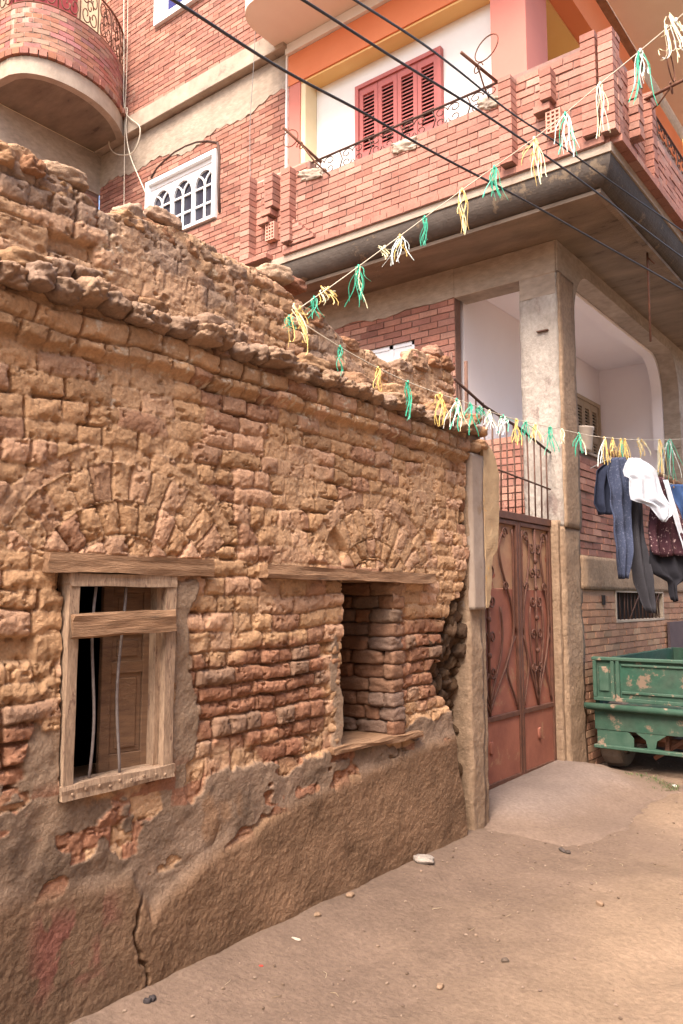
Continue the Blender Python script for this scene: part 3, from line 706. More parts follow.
for (a, c_) in ((GL + .004, gm - .006), (gm + .006, GR - .004)):
    midz = .655; w = c_ - a; cy = (a + c_) / 2
    b = MB(); x0, x1 = XG - .02, XG + .02; rr = .022
    b.bbox((x0, a, GB + .01), (x1, a + .04, GT - .05)); b.bbox((x0, c_ - .04, GB + .01), (x1, c_, GT - .05))
    b.bbox((x0, a + .04, GB + .01), (x1, c_ - .04, GB + .05)); b.bbox((x0, a + .04, midz - .02), (x1, c_ - .04, midz + .02)); b.bbox((x0, a + .04, GT - .09), (x1, c_ - .04, GT - .05))
    lf = b.build('gate_leaf', 'gatepaint', gate)
    b = MB(); b.box((XG - .008, a + .04, GB + .05), (XG + .006, c_ - .04, midz - .02)); 
    b.lump((XG + .012, cy, (GB + midz) / 2 + .05), (.02, .06, .10), (0, 0, 0), 3, .2)
    b.build('lower_panel', 'darkred', lf)
    b = MB(); b.box((XG - .016, a + .04, midz + .02), (XG - .010, c_ - .04, 1.70)); b.build('upper_sheet', 'darkred', lf)
    b = MB(); b.box((XG - .016, a + .04, 1.705), (XG - .010, c_ - .04, GT - .09)); b.build('top_sheet', 'gateback', lf)
    b = MB(); X = XG + .008
    b.tube([(X, cy, midz + .02), (X, cy, GT - .09)], .011, 8)
    for s in (-1, 1):
        hw = w / 2 - .05
        # lyre: from the bottom centre outward and back in at the top
        b.tube(bez((X, cy, midz + .05), (X, cy + s * hw * .35, 1.0), (X, cy + s * hw * 1.25, 1.25), (X, cy + s * hw * .75, 1.65)) + bez((X, cy + s * hw * .75, 1.65), (X, cy + s * hw * .4, 1.95), (X, cy + s * hw * .3, 2.05), (X, cy + s * hw * .55, 2.18))[1:], .010, 8)
        b.tube(bez((X, cy + s * .01, midz + .12), (X, cy + s * hw * .30, 1.1), (X, cy + s * hw * .62, 1.2), (X, cy + s * hw * .42, 1.55)), .009, 8)
        b.tube(bez((X, cy + s * hw * .98, midz + .05), (X, cy + s * hw * .75, .95), (X, cy + s * hw * .35, 1.0), (X, cy + s * hw * .95, 1.30)), .009, 8)
        b.tube(bez((X, cy + s * hw * .98, 1.35), (X, cy + s * hw * .80, 1.55), (X, cy + s * hw * 1.0, 1.85), (X, cy + s * hw * .90, 2.22)), .009, 8)
        for (zz, r0, st) in ((1.02, .055, 0), (1.30, .055, 1), (1.60, .06, 0), (1.84, .055, 1), (2.08, .06, 0)):
            P = scroll(cy + s * (r0 + .012), zz, r0, 1.2, math.pi if s > 0 else 0, (-1 if st else 1) * s, x=X); b.tube(P, .008, 6)
        P = scroll(cy + s * hw * .62, 2.17, .06, 1.1, 0 if s > 0 else math.pi, s, x=X); b.tube(P, .008, 6)
        P = scroll(cy + s * hw * .62, 1.72, .05, 1.1, 0 if s > 0 else math.pi, s, x=X); b.tube(P, .008, 6)
    for zz in (1.16, 1.45, 1.72, 1.96): b.lump((X + .006, cy, zz), (.035, .05, .05), (0, 0, 0), 4, .1, sub=4, box=2)
    b.build('scrollwork', 'gatepaint', lf)
# grille of reinforcing bars above the gate
gr = thing('rebar_grille', 'rusty reinforcing bar grille standing above the iron gate', 'grille', (XG, 6.6, 2.37))
b = MB()
for k in range(13):
    yy = 5.50 + k * .140; top = np.interp(yy, [5.4, 7.3], [3.33, 3.04]) + random.uniform(-.02, .02)
    b.tube([(XG, yy, 2.365), (XG + .004, yy + random.uniform(-.01, .01), 2.7), (XG, yy + random.uniform(-.012, .012), top)], .0075, 6)
b.build('upright_bar', 'rebar', gr)
gr.children[0]['kind'] = 'stuff' if False else ''
del gr.children[0]['kind']
b = MB(); b.tube([(XG + .015, 5.3, 2.74), (XG + .018, 6.2, 2.705), (XG + .016, 7.22, 2.66)], .0085, 6); b.build('cross_bar', 'rebar', gr)
b = MB(); b.tube([(XG + .015, 5.40, 3.34), (XG + .012, 5.9, 3.22), (XG + .016, 6.6, 3.14), (XG + .016, 7.24, 3.02)], .012, 8); b.build('top_pole', 'iron', gr)
for k, (yy, zt, lab) in enumerate(((5.56, 3.62, 'upright rebar stub left of the grille over the gate pillar'), (5.80, 3.60, 'thicker upright rebar stub nearest the lilac room'))):
    b = MB(); b.tube([(XG - .1, yy, 2.3), (XG - .1, yy + .01, zt)], .009 + .007 * k, 7); one(b, 'rebar_stub', 'rebar', lab, 'rebar', 'rebar stubs behind the pillar')

# ============================================================ RED BRICK HOUSE
house = thing('red_brick_house', 'tall red brick house with concrete frame, corner loggia and brick balconies behind the mud wall', 'house', (-6, 9, 0))
BC = [(.37, .165, .115), (.40, .19, .135), (.33, .145, .105), (.41, .215, .155), (.36, .175, .13), (.30, .135, .10)]
def brick_panel(bm_, o, u, v, n, Wd, H, bl=.235, bh=.072, j=.012, holes=(), cols=BC, rough=.004, k=1.0, inside=None, back=True, bd=.06, jc=(.22, .13, .10)):
    """individual bricks laid in a plane: o origin, u/v in-plane unit vectors, n outward normal"""
    o = Vector(o); u = Vector(u); v = Vector(v); n = Vector(n)
    if back:
        us = sorted({0, Wd} | {max(0, min(Wd, h[0])) for h in holes} | {max(0, min(Wd, h[1])) for h in holes})
        vs_ = sorted({0, H} | {max(0, min(H, h[2])) for h in holes} | {max(0, min(H, h[3])) for h in holes})
        for a0, a1 in zip(us, us[1:]):
            for b0, b1 in zip(vs_, vs_[1:]):
                if a1 - a0 < 1e-4 or b1 - b0 < 1e-4: continue
                cu, cv = (a0 + a1) / 2, (b0 + b1) / 2
                if any(h[0] < cu < h[1] and h[2] < cv < h[3] for h in holes): continue
                P = []
                for dn in (-bd * 2, -.010):
                    for (a, c_) in ((a0, b0), (a1, b0), (a1, b1), (a0, b1)): P.append(o + u * a + v * c_ + n * dn)
                bm_.add(P, [(0, 3, 2, 1), (4, 5, 6, 7), (0, 1, 5, 4), (1, 2, 6, 5), (2, 3, 7, 6), (3, 0, 4, 7)], jc)
    rows = int(H / bh + .001)
    for r in range(rows):
        v0 = r * bh + j / 2; v1 = (r + 1) * bh - j / 2
        segs = [(0, Wd)]
        for h in holes:
            if h[2] < v1 - .01 and h[3] > v0 + .01:
                ns_ = []
                for (s0, s1) in segs:
                    if h[1] <= s0 or h[0] >= s1: ns_.append((s0, s1)); continue
                    if h[0] > s0: ns_.append((s0, h[0]))
                    if h[1] < s1: ns_.append((h[1], s1))
                segs = ns_
        off = (bl / 2 if r % 2 else 0) + random.uniform(-.02, .02)
        for (s0, s1) in segs:
            a = s0 - ((s0 - off) % bl)
            while a < s1:
                u0 = max(a, s0) + j / 2; u1 = min(a + bl, s1) - j / 2; a += bl
                if u1 - u0 < .035: continue
                if inside and not inside((u0 + u1) / 2, (v0 + v1) / 2): continue
                cc = random.choice(cols); f = random.uniform(.82, 1.15) * k; cc = tuple(c * f for c in cc)
                e = random.uniform(-rough, rough); P = []
                q = [random.uniform(-.0025, .0025) for _ in range(8)]
                for dn in (-.03, e):
                    for i_, (uu, vv) in enumerate(((u0, v0), (u1, v0), (u1, v1), (u0, v1))): P.append(o + u * (uu + q[i_]) + v * (vv + q[7 - i_]) + n * dn)
                bm_.add(P, [(4, 5, 6, 7), (0, 1, 5, 4), (1, 2, 6, 5), (2, 3, 7, 6), (3, 0, 4, 7)], cc)
random.seed(9)
NA = (0, -1, 0); NB = (1, 0, 0)
# --- wall A (faces -Y) lower storey, upper storeys; u runs +X from x=-10.5
UA = (1, 0, 0); x_in = -10.507
def A(x): return x - x_in
b = MB()
# ground floor to beam bottom z 4.9 ; opening of the loggia x -4.085..-3.34 z 3.23..4.82
brick_panel(b, (x_in, YC, 0), UA, (0, 0, 1), NA, A(-3.34), 4.9, holes=[(A(-4.085), A(-3.33), 3.23, 5.0), (A(-5.25), A(-4.60), 4.05, 4.47)])
b.build('wall', 'brick', house)
b = MB()
arch_hole = (A(-9.32), A(-7.78), 6.84, 7.86)
brick_panel(b, (x_in, YC, 5.30), UA, (0, 0, 1), NA, A(-6.46), 3.10, holes=[(A(-9.32), A(-7.78), 1.54, 2.56)], inside=lambda u, v: v < 2.86 + .06 * math.sin(u * 2.1) + .05 * math.sin(u * 5.3))
b.build('wall', 'brick', house)
# rough mortar band under the slab, following the uneven top of the bricks
b = MB(); n = 60; vs = []; fs = []
for k in range(n + 1):
    x = x_in + A(-6.46) * k / n; u = A(x); zl = 5.30 + 2.86 + .06 * math.sin(u * 2.1) + .05 * math.sin(u * 5.3) + .02 * math.sin(u * 31) - .03
    vs += [(x, YC - .008, zl), (x, YC - .012, 8.70), (x, YC + .1, 8.70), (x, YC + .1, zl)]
for k in range(n):
    for j in range(4): fs.append((k * 4 + j, k * 4 + (j + 1) % 4, (k + 1) * 4 + (j + 1) % 4, (k + 1) * 4 + j))
b.add(vs, fs); b.build('mortar_band', 'concrete', house)
# slab band z 8.70..9.02 projecting
b = MB(); b.bbox((x_in - .2, YC - .13, 8.72), (-6.46, YC + .1, 9.0), .008); b.build('floor_slab', 'edge', house)['label'] = 'concrete floor edge under the upper window'
b = MB()
brick_panel(b, (x_in, YC - .10, 9.0), UA, (0, 0, 1), NA, A(-6.2), 3.4, holes=[(A(-9.07), A(-7.6), 1.21, 2.9)])
b.build('wall', 'brick', house)
# beam A over the ground floor
b = MB(); b.box((x_in, YC - .012, 4.90), (-4.085, YC + .2, ZS - .0)); b.bbox((-4.085, YC - .012, 4.815), (XB, YC + .25, ZS), .006)
# soft ragged lower edge
vs = []; fs = []; n = 70
for k in range(n + 1):
    x = -10.4 + (6.315) * k / n; zl = 4.90 - .035 - .05 * mnoise.noise(Vector((x * 2.3, 0, 0))) - .03 * mnoise.noise(Vector((x * 9, 3, 0))) - .05
    vs += [(x, YC - .009, zl), (x, YC - .0125, 4.902), (x, YC + .05, 4.902), (x, YC + .05, zl)]
for k in range(n):
    for j in range(4): fs.append((k * 4 + j, k * 4 + (j + 1) % 4, (k + 1) * 4 + (j + 1) % 4, (k + 1) * 4 + j))
b.add(vs, fs)
b.build('ring_beam', 'concrete', house)
# --- corner column
b = MB(); rough_prism(b, -3.34, XB - .002, YC + .0, YC + .39, 2.30, 4.82, 3, .010, 60, nn=7); b.build('corner_column', 'column', house)
b = MB(); rough_prism(b, -3.32, XB + .004, YC - .02, YC + .41, -.05, 2.30, 6, .012, 50, nn=7); 
rough_prism(b, XB - .02, XB + .022, YC + .02, YC + .40, 2.30, 4.82, 8, .010, 50)
b.build('corner_post', 'render', house)
b = MB(); rough_prism(b, -3.2, -2.98, YC - .075, YC - .015, .05, 2.36, 14, .008, 50); b.build('gate_post', 'render', house)
b = MB(); b.box((-3.335, YC - .006, 4.60), (XB - .01, YC + .02, 4.815)); b.build('column_head', 'concrete', house); b = MB(); b.bbox((-3.16, YC - .03, 4.235), (-3.04, YC, 4.25)); b.build('iron_lug', 'rebar', house)
# --- face B (street)
random.seed(10)
UB = (0, 1, 0)
def brB(b, y0, y1, z0, z1, holes=(), **kw):
    brick_panel(b, (XB, y0, z0), (0, 1, 0), (0, 0, 1), NB, y1 - y0, z1 - z0, holes=[(h[0] - y0, h[1] - y0, h[2] - z0, h[3] - z0) for h in holes], **kw)
dusty = [(.37, .20, .12), (.40, .22, .135), (.36, .19, .12), (.39, .24, .15)]
b = MB(); brB(b, 7.65, 20, 0, 1.71, holes=[(8.62, 10.36, 1.37, 1.72)], cols=dusty, rough=.003, jc=(.36, .22, .14)); b.build('wall', 'brick', house)
b = MB(); rough_prism(b, XB - .1, XB + .012, 7.65, 20, 1.715, 2.05, 4, .010, 8, nn=60); b.build('tie_beam', 'render', house)
b = MB(); brB(b, 7.65, 20, 2.05, 3.10, rough=.010, k=.92, jc=(.17, .11, .08)); b.build('wall', 'brick', house)
# dirty render film over part of the lower wall
# beam B with rounded arch corners: polygon in (Y,Z)
def arch_poly(y0, y1, zb, zt, zc, ry, rz, yl, yr):
    P = [(yl, zt), (yl, zb), (y0, zb)]
    for k in range(0, 9): a = math.pi / 2 * k / 8; P.append((y0 + ry * (1 - math.cos(a)), zc - rz + rz * math.sin(a)))
    for k in range(0, 9): a = math.pi / 2 * k / 8; P.append((y1 - ry * (1 - math.sin(a)), zc - rz + rz * math.cos(a)))
    P += [(y1, zb), (yr, zb), (yr, zt)]
    return P
b = MB()
def beamB(xa, xb, bmx, mat, yl, y0, y1, yr, zlow, zc, ztp, ry, rz):
    # strips, so the concave outline stays clean
    ys = sorted(set([yl, y0 - 1e-4, y0] + [y0 + ry * (1 - math.cos(math.pi / 2 * k / 12)) for k in range(13)] + [y1 - ry * (1 - math.cos(math.pi / 2 * k / 12)) for k in range(13)] + [y1, y1 + 1e-4, yr]))
    def zb(y):
        if y < y0 or y > y1: return zlow
        if y < y0 + ry: t = (y - y0) / ry; return zc - rz + rz * math.sqrt(max(0, 1 - (1 - t) ** 2))
        if y > y1 - ry: t = (y1 - y) / ry; return zc - rz + rz * math.sqrt(max(0, 1 - (1 - t) ** 2))
        return zc
    vs = []; fs = []
    for y in ys: z = zb(y); vs += [(xb, y, z), (xb, y, ztp), (xa, y, ztp), (xa, y, z)]
    for k in range(len(ys) - 1):
        for j in range(4): fs.append((k * 4 + j, k * 4 + (j + 1) % 4, (k + 1) * 4 + (j + 1) % 4, (k + 1) * 4 + j))
    fs += [(0, 1, 2, 3), tuple((len(ys) - 1) * 4 + j for j in (3, 2, 1, 0))]
    bmx.add(vs, fs)
beamB(XB - .20, XB + .018, b, None, YC + .392, 7.66, 11.45, 12.0, 3.7, 4.99, ZS, .42, .55); b.box((XB - .2, YC + .395 - .39, 4.83), (XB + .016, YC + .392, ZS - .001))
b.build('arched_beam', 'concrete', house)
b = MB(); brB(b, 11.6, 20, 3.10, 5.14, k=.9); b.build('wall', 'brick', house)
b = MB(); rough_prism(b, XB - .2, XB + .02, 11.46, 11.75, 3.1, 4.2, 12, .008, 20); b.build('loggia_post', 'concrete', house)
# white inner lining of the arched opening
b = MB(); beamB(XB - .34, XB - .205, b, None, YC + .40, 7.69, 11.42, 12.0, 3.7, 4.955, ZS - .01, .42, .55); b.build('arch_lining', 'lilac', house)
# loggia inside
b = MB()
b.box((-4.20, YC + .2, 3.0), (-4.088, 11.6, ZS - .02)); b.box((-4.2, 11.595, 3.0), (XB - .25, 11.75, ZS - .02)); 
b.build('loggia_wall', 'lilac', house)
b = MB(); b.box((-4.085, YC + .2, ZS - .12), (XB - .205, 11.594, ZS - .022)); b.build('loggia_ceiling', 'lilac', house)
b = MB(); b.box((-4.085, YC + .1, 3.0), (XB - .21, 11.594, 3.05)); b.build('loggia_floor', 'lilac', house)
# parapets' inner faces
b = MB(); b.box((-4.08, YC + .07, 3.05), (-3.345, YC + .13, 3.225)); b.box((XB - .13, 7.66, 2.4), (XB - .125, 11.55, 3.11)); b.box((XB - .14, 7.66, 3.10), (XB + .01, 11.5, 3.125)); b.build('parapet_cap', 'concrete', house)
def louvre_shutter(parent, P0, U, Wd, H, leaves, frame_m, name='shuttered_window', N=(0, -1, 0), slats=True):
    """P0 lower-left corner, U horizontal unit vector, N outward"""
    P0 = Vector(P0); U = Vector(U); N = Vector(N); Z = Vector((0, 0, 1))
    def bx(bm_, a0, a1, c0, c1, d0, d1):
        P = [P0 + U * a + Z * c + N * d_ for d_ in (d0, d1) for (a, c) in ((a0, c0), (a1, c0), (a1, c1), (a0, c1))]
        bm_.add(P, [(0, 3, 2, 1), (4, 5, 6, 7), (0, 1, 5, 4), (1, 2, 6, 5), (2, 3, 7, 6), (3, 0, 4, 7)])
    b = MB(); f = .05
    bx(b, 0, f, 0, H, 0, .07); bx(b, Wd - f, Wd, 0, H, 0, .07); bx(b, f, Wd - f, H - f, H, 0, .07); bx(b, f, Wd - f, 0, f, 0, .07)
    w = b.build(name, frame_m, parent); lw = (Wd - 2 * f) / leaves
    for k in range(leaves):
        a = f + k * lw; b = MB(); s = lw * .2
        bx(b, a + .004, a + s, f, H - f, .01, .045); bx(b, a + lw - s, a + lw - .004, f, H - f, .01, .045)
        for (c0, c1) in ((f, f + .09), (H * .5 - .05, H * .5 + .05), (H - f - .09, H - f)): bx(b, a + s, a + lw - s, c0, c1, .01, .045)
        for (c0, c1) in ((f + .09, H * .5 - .05), (H * .5 + .05, H - f - .09)):
            n = max(4, int((c1 - c0) / .045))
            for q in range(n):
                cz = c0 + (c1 - c0) * (q + .5) / n; hh = (c1 - c0) / n * .30
                P = [P0 + U * aa + Z * (cz + zz) + N * dd for (aa) in (a + s, a + lw - s) for (zz, dd) in ((hh, .012), (hh + .006, .014), (-hh, .042), (-hh - .006, .04))]
                b.add(P, [(0, 1, 2, 3), (4, 7, 6, 5), (0, 4, 5, 1), (1, 5, 6, 2), (2, 6, 7, 3), (3, 7, 4, 0)])
        b.build('shutter', frame_m, w)
    b = MB(); bx(b, f, Wd - f, f, H - f, -.03, -.0); b.build('backing', 'dark', w)
    return w
louvre_shutter(house, (-4.085, 10.45, 3.35), (0, 1, 0), .95, 1.10, 3, 'wshut', N=(1, 0, 0))
# little white window on wall A under the beam
b = MB(); x0, x1, z0, z1 = -5.25, -4.60, 4.05, 4.47; yf = YC + .03
b.bbox((x0, yf, z0), (x0 + .05, yf + .05, z1)); b.bbox((x1 - .05, yf, z0), (x1, yf + .05, z1)); b.bbox((x0, yf, z1 - .05), (x1, yf + .05, z1)); b.bbox((x0 + .3, yf, z0), (x0 + .36, yf + .05, z1)); b.bbox((x0, yf, z0), (x1, yf + .05, z0 + .05))
for q in ((x0 + .05, x0 + .3), (x0 + .36, x1 - .05)): b.bbox((q[0], yf + .01, z0 + .18), (q[1], yf + .04, z1 - .05))
w_ = b.build('small_window', 'wpaint', house); b = MB(); b.box((x0 + .04, yf + .055, z0 + .03), (x1 - .04, yf + .06, z1 - .03)); b.build('pane', 'glass', w_)
# barred vent window of face B
b = MB(); y0, y1, z0, z1 = 8.62, 10.36, 1.37, 1.72
b.box((XB - .12, y0, z0 - .0), (XB + .004, y0 + .03, z1)); b.box((XB - .12, y1 - .03, z0), (XB + .004, y1, z1)); b.box((XB - .12, y0 + .03, z0), (XB + .006, y1 - .03, z0 + .025)); b.box((XB - .12, y0 + .03, z1 - .025), (XB + .006, y1 - .03, z1))
vw = b.build('vent_window', 'edge', house)
b = MB()
for k in range(13): yy = y0 + .1 + k * .128; b.tube([(XB - .03, yy, z0 + .02), (XB - .03, yy + random.uniform(-.03, .03), z1 - .02)], .008, 6)
b.tube([(XB - .02, y0 + .5, z0 + .03), (XB + .0, y0 + .8, z1 - .05)], .006, 6); b.tube([(XB - .02, y1 - .5, z0 + .03), (XB + .01, y1 - .2, z1 - .03)], .006, 6); b.tube([(XB - .02, y1 - .2, z0 + .05), (XB + .01, y1 - .45, z1 - .06)], .006, 6)
b.build('grating', 'iron', vw)
b = MB(); b.box((XB - .13, y0, z0), (XB - .122, y1, z1)); b.build('dark_recess', 'dark', vw)
b = MB(); b.box((XB + .02, 10.40, .0), (XB + .05, 12.2, 1.34)); one(b, 'metal_sheet', 'purple', 'dark purple grey metal sheet leaning on the brick wall behind the green cart', 'metal sheet')
b = MB(); b.box((XB + .001, 8.20, 1.56), (XB + .012, 8.28, 1.66)); b.build('wall_hole', 'dark', house)


# --- balcony of the first floor, L shaped round the corner
bal = MB(); XO, YO = -2.10, 6.42; XL = -6.36; ZB = 5.44
b = MB()
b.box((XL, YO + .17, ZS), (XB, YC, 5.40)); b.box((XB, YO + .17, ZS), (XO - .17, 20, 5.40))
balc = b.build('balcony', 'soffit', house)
# curved dark cornice, swept along the two edges with a mitre
def sweep_L(prof, name, mat, parent):
    """prof: list of (out, z), out = distance outside the soffit edge"""
    b = MB(); vs = []; fs = []; n = len(prof)
    xi, yi = XO - .17, YO + .17
    for (px_, py_, ox, oy) in ((XL, yi, 0, -1), (xi, yi, 1, -1), (xi, 20, 1, 0)):
        for (o_, z) in prof: vs.append((px_ + ox * o_, py_ + oy * o_, z))
    for s_ in range(2):
        for j in range(n): fs.append((s_ * n + j, s_ * n + (j + 1) % n, (s_ + 1) * n + (j + 1) % n, (s_ + 1) * n + j))
    fs += [tuple(range(n))[::-1], tuple(2 * n + k for k in range(n))]
    b.add(vs, fs, smooth=False); return b.build(name, mat, parent)
pr = [(-.02, ZS - .015)] + [(.02 + .15 * math.sin(a), ZS + .01 + .21 * (1 - math.cos(a))) for a in [math.pi / 2 * k / 12 for k in range(13)]] + [(-.02, ZS + .22)]
sweep_L(pr, 'cornice', 'cornice', balc)
sweep_L([(-.02, ZS - .035), (.03, ZS - .03), (.032, ZS + .004), (-.02, ZS + .003)], 'cornice_lip', 'soffit', balc)
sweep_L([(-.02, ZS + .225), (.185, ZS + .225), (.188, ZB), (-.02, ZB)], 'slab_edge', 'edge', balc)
# brick parapet, A side: raised piers at both ends, low middle
random.seed(12)
ZL, ZH = 6.23, 6.45
b = MB(); pinkb = [(.37, .17, .125), (.40, .19, .14), (.34, .15, .11), (.42, .225, .17), (.37, .18, .135)]
brick_panel(b, (XL, YO, ZB), UA, (0, 0, 1), NA, XO - XL - .004, .80, cols=pinkb, bl=.225, jc=(.27, .16, .13))
brick_panel(b, (XL, YO, ZB + .80), UA, (0, 0, 1), NA, .95, .22, cols=pinkb, bl=.225, jc=(.27, .16, .13))
brick_panel(b, (-3.05, YO, ZB + .80), UA, (0, 0, 1), NA, XO + 3.05 - .004, .18, cols=pinkb, bl=.225, jc=(.27, .16, .13))
def relief(x0, x1, z0, z1, pr_=.09, bh=.072):
    z = z0; r = 0
    while z < z1 - .02:
        zz = min(z + bh, z1); cc = random.choice(pinkb); f = random.uniform(.85, 1.1); e = random.uniform(-.005, .005)
        n_ = max(1, int(round((x1 - x0) / .2)));
        for q in range(n_): b.box((x0 + (x1 - x0) * q / n_ + .003, YO - pr_ + e, z + .005), (x0 + (x1 - x0) * (q + 1) / n_ - .003, YO + .003, zz - .005), tuple(c * f for c in cc))
        b.box((x0 + .012, YO - pr_ + .012, z - .001), (x1 - .012, YO + .002, zz), (.27, .16, .13)); z = zz; r += 1
relief(XL, XL + .15, 5.50, 6.50, .12); relief(XL - .02, XL + .42, 5.44, 5.50, .12, .06); relief(-5.76, XO - .03, 5.44, 5.508, .05, .068)
relief(-5.97, -5.84, 6.02, 6.42, .13); relief(-6.04, -5.88, 5.94, 6.02, .12); relief(-6.10, -5.93, 5.86, 5.94, .11)
relief(-5.74, -5.60, 5.55, 6.42, .11)
for k in range(6): relief(-5.74 + .03 * k * .5, -5.56 + .05 * k, 5.75 - .045 * k, 5.80 - .045 * k, .068 - .004 * k, .05)
relief(-3.06, -2.93, 5.52, 6.36, .12); relief(-2.66, -2.55, 5.98, 6.27, .12); relief(-2.74, -2.58, 5.90, 5.98)
relief(-2.30, -2.165, 5.52, 6.46, .09); relief(-2.145, -2.015, 5.50, 6.42, .09)
b.box((XL + .02, YO + .01, 6.455), (XL + .93, YO + .1, 6.475), (.5, .36, .28)); 
b.build('parapet', 'brick', balc)
random.seed(13)
b = MB()
brick_panel(b, (XO, YO + .0, ZB), UB, (0, 0, 1), NB, 1.12, 1.0, cols=pinkb, bl=.225, jc=(.27, .16, .13))
brick_panel(b, (XO, YO + 1.12, ZB), UB, (0, 0, 1), NB, 12.0, .78, cols=pinkb, bl=.225, jc=(.27, .16, .13))
def reliefB(y0, y1, z0, z1, pr_=.09, bh=.072):
    z = z0
    while z < z1 - .02:
        zz = min(z + bh, z1); cc = random.choice(pinkb); f = random.uniform(.85, 1.1); e = random.uniform(-.006, .006)
        b.box((XO - .003, y0 + e, z + .005), (XO + pr_ + e, y1 + e, zz - .005), tuple(c * f for c in cc)); b.box((XO - .002, y0 + .012, z - .001), (XO + pr_ - .012, y1 - .012, zz), (.27, .16, .13)); z = zz
reliefB(YO - .0, YO + .10, 5.50, 6.42, .085); reliefB(YO + .55, YO + .68, 5.75, 6.40); reliefB(YO + 1.0, YO + 1.13, 5.52, 6.42, .08)
for k in range(60):
    y = YO + .02 + k * .2; cc = random.choice(pinkb); b.box((XO - .003, y, 5.442), (XO + .10, y + .19, 5.50), tuple(c * .9 for c in cc))
b.build('parapet', 'brick', balc)
# hollow terracotta blocks let into the parapet
for (x0, z0) in ((-6.0, 5.66), (-2.63, 5.68)):
    b = MB(); W_, H_ = .135, .205; yb_ = YO - .075
    b.box((x0, yb_ + .02, z0), (x0 + W_, YO - .001, z0 + H_), (.58, .30, .22))
    n1, n2 = 3, 5; fr = .014
    for i_ in range(n1 + 1): xx = x0 + (W_ - fr) * i_ / n1; b.box((xx, yb_, z0), (xx + fr, yb_ + .019, z0 + H_), (.60, .32, .24))
    for i_ in range(n2 + 1): zz = z0 + (H_ - fr) * i_ / n2; b.box((x0 + .001, yb_ + .001, zz), (x0 + W_ - .001, yb_ + .018, zz + fr), (.60, .32, .24))
    b.build('hollow_block', 'brick', balc)
# mortar smears on the parapet top
b = MB()
pass
for (xx, zz, l) in ((-5.38, 6.28, .30), (-4.15, 6.17, .3), (-3.22, 6.25, .22)):
    b = MB(); b.lump((xx, YO + .03, zz), (l, .10, .13), (0, .2, 0), int(xx * 10), .35, sub=14, box=4, fine=.25); b.build('mortar_lump', 'edge', balc)
# wrought iron railing
def railing(P0, P1, z0, z1, parent, mat='iron', step=.36, curve=None, inv=False):
    b = MB(); P0 = Vector(P0); P1 = Vector(P1); Ln = (P1 - P0).length; U = (P1 - P0).normalized()
    f = curve or (lambda s: P0 + U * s)
    S = [Ln * k / 40 for k in range(41)]
    for zz, rr in ((z1, .013), (z0, .009)): b.tube([tuple(f(s) + Vector((0, 0, zz))) for s in S], rr, 6)
    n = int(Ln / step); H = z1 - z0
    for k in range(n + 1):
        s = Ln * k / n
        b.tube([tuple(f(s) + Vector((0, 0, z0))), tuple(f(min(s + .04, Ln)) + Vector((0, 0, (z0 + z1) / 2))), tuple(f(s) + Vector((0, 0, z1)))], .007, 5)
        if k == n: break
        for (c, cz, r0, st, sg) in ((.28, .70, .26, 0, 1), (.70, .70, .26, math.pi, -1), (.28, .27, .24, 0, -1), (.70, .27, .24, math.pi, 1)):
            P = []
            for q in range(15):
                t = q / 14; a = st + sg * 2.2 * math.pi * t; r = r0 * (1 - .75 * t)
                P.append(tuple(f(min(Ln, max(0, s + step * (c + r * .8 * math.cos(a))))) + Vector((0, 0, z0 + H * (cz + r * math.sin(a))))))
            b.tube(P, .0055, 5)
    return b.build('railing', mat, parent)
railing((-5.40, YO + .03, 0), (-3.07, YO + .03, 0), 6.23, 6.44, balc)
railing((XO - .03, 7.60, 0), (XO - .03, 13.0, 0), 6.23, 6.46, balc)
# laundry brackets sticking out from the parapets
def bracket(base_lo, base_hi, tip, ring_r, side, lab):
    t = MB(); lo, hi, tp = Vector(base_lo), Vector(base_hi), Vector(tip)
    t.tube([tuple(hi), tuple(tp)], .015, 6); mid = hi.lerp(tp, .55); t.tube([tuple(lo), tuple(lo.lerp(mid, .5) + Vector((0, 0, -.03))), tuple(mid)], .009, 6)
    c = hi.lerp(tp, .62) + Vector(side) * ring_r + Vector((0, 0, ring_r * .5)); U = Vector(side)
    t.tube([tuple(c + U * ring_r * math.cos(a) + Vector((0, 0, ring_r * .8 * math.sin(a)))) for a in [2 * math.pi * k / 20 for k in range(20)]], .006, 5, closed=True)
    t.tube([tuple(mid + U * .06 * (1 - k / 16) * math.cos(k * .6) + Vector((0, 0, -.03 + .06 * (1 - k / 16) * math.sin(k * .6)))) for k in range(16)], .006, 5)
    o = t.build('laundry_bracket', 'rust', balc); o['label'] = lab
bracket((-5.12, YO, 6.18), (-5.24, YO, 6.37), (-5.40, 5.97, 6.62), .12, (-.9, 0, .1), 'iron bracket at the left end of the railing')
bracket((-3.20, YO, 6.27), (-3.12, YO, 6.42), (-3.24, 5.95, 6.50), .13, (.9, 0, .3), 'iron bracket at the right end of the railing')
bracket((XO, 7.50, 6.24), (XO, 7.44, 6.36), (-1.55, 7.12, 6.22), .14, (0, -.9, .35), 'iron bracket on the street side')
# rod hanging from the soffit
b = MB(); b.tube([(-2.32, 8.12, ZS), (-2.32, 8.10, 4.20)], .011, 6); b.tube([(-2.32, 8.12, ZS - .05), (-2.26, 8.15, ZS - .12)], .008, 5); b.build('hanging_rod', 'rust', balc)

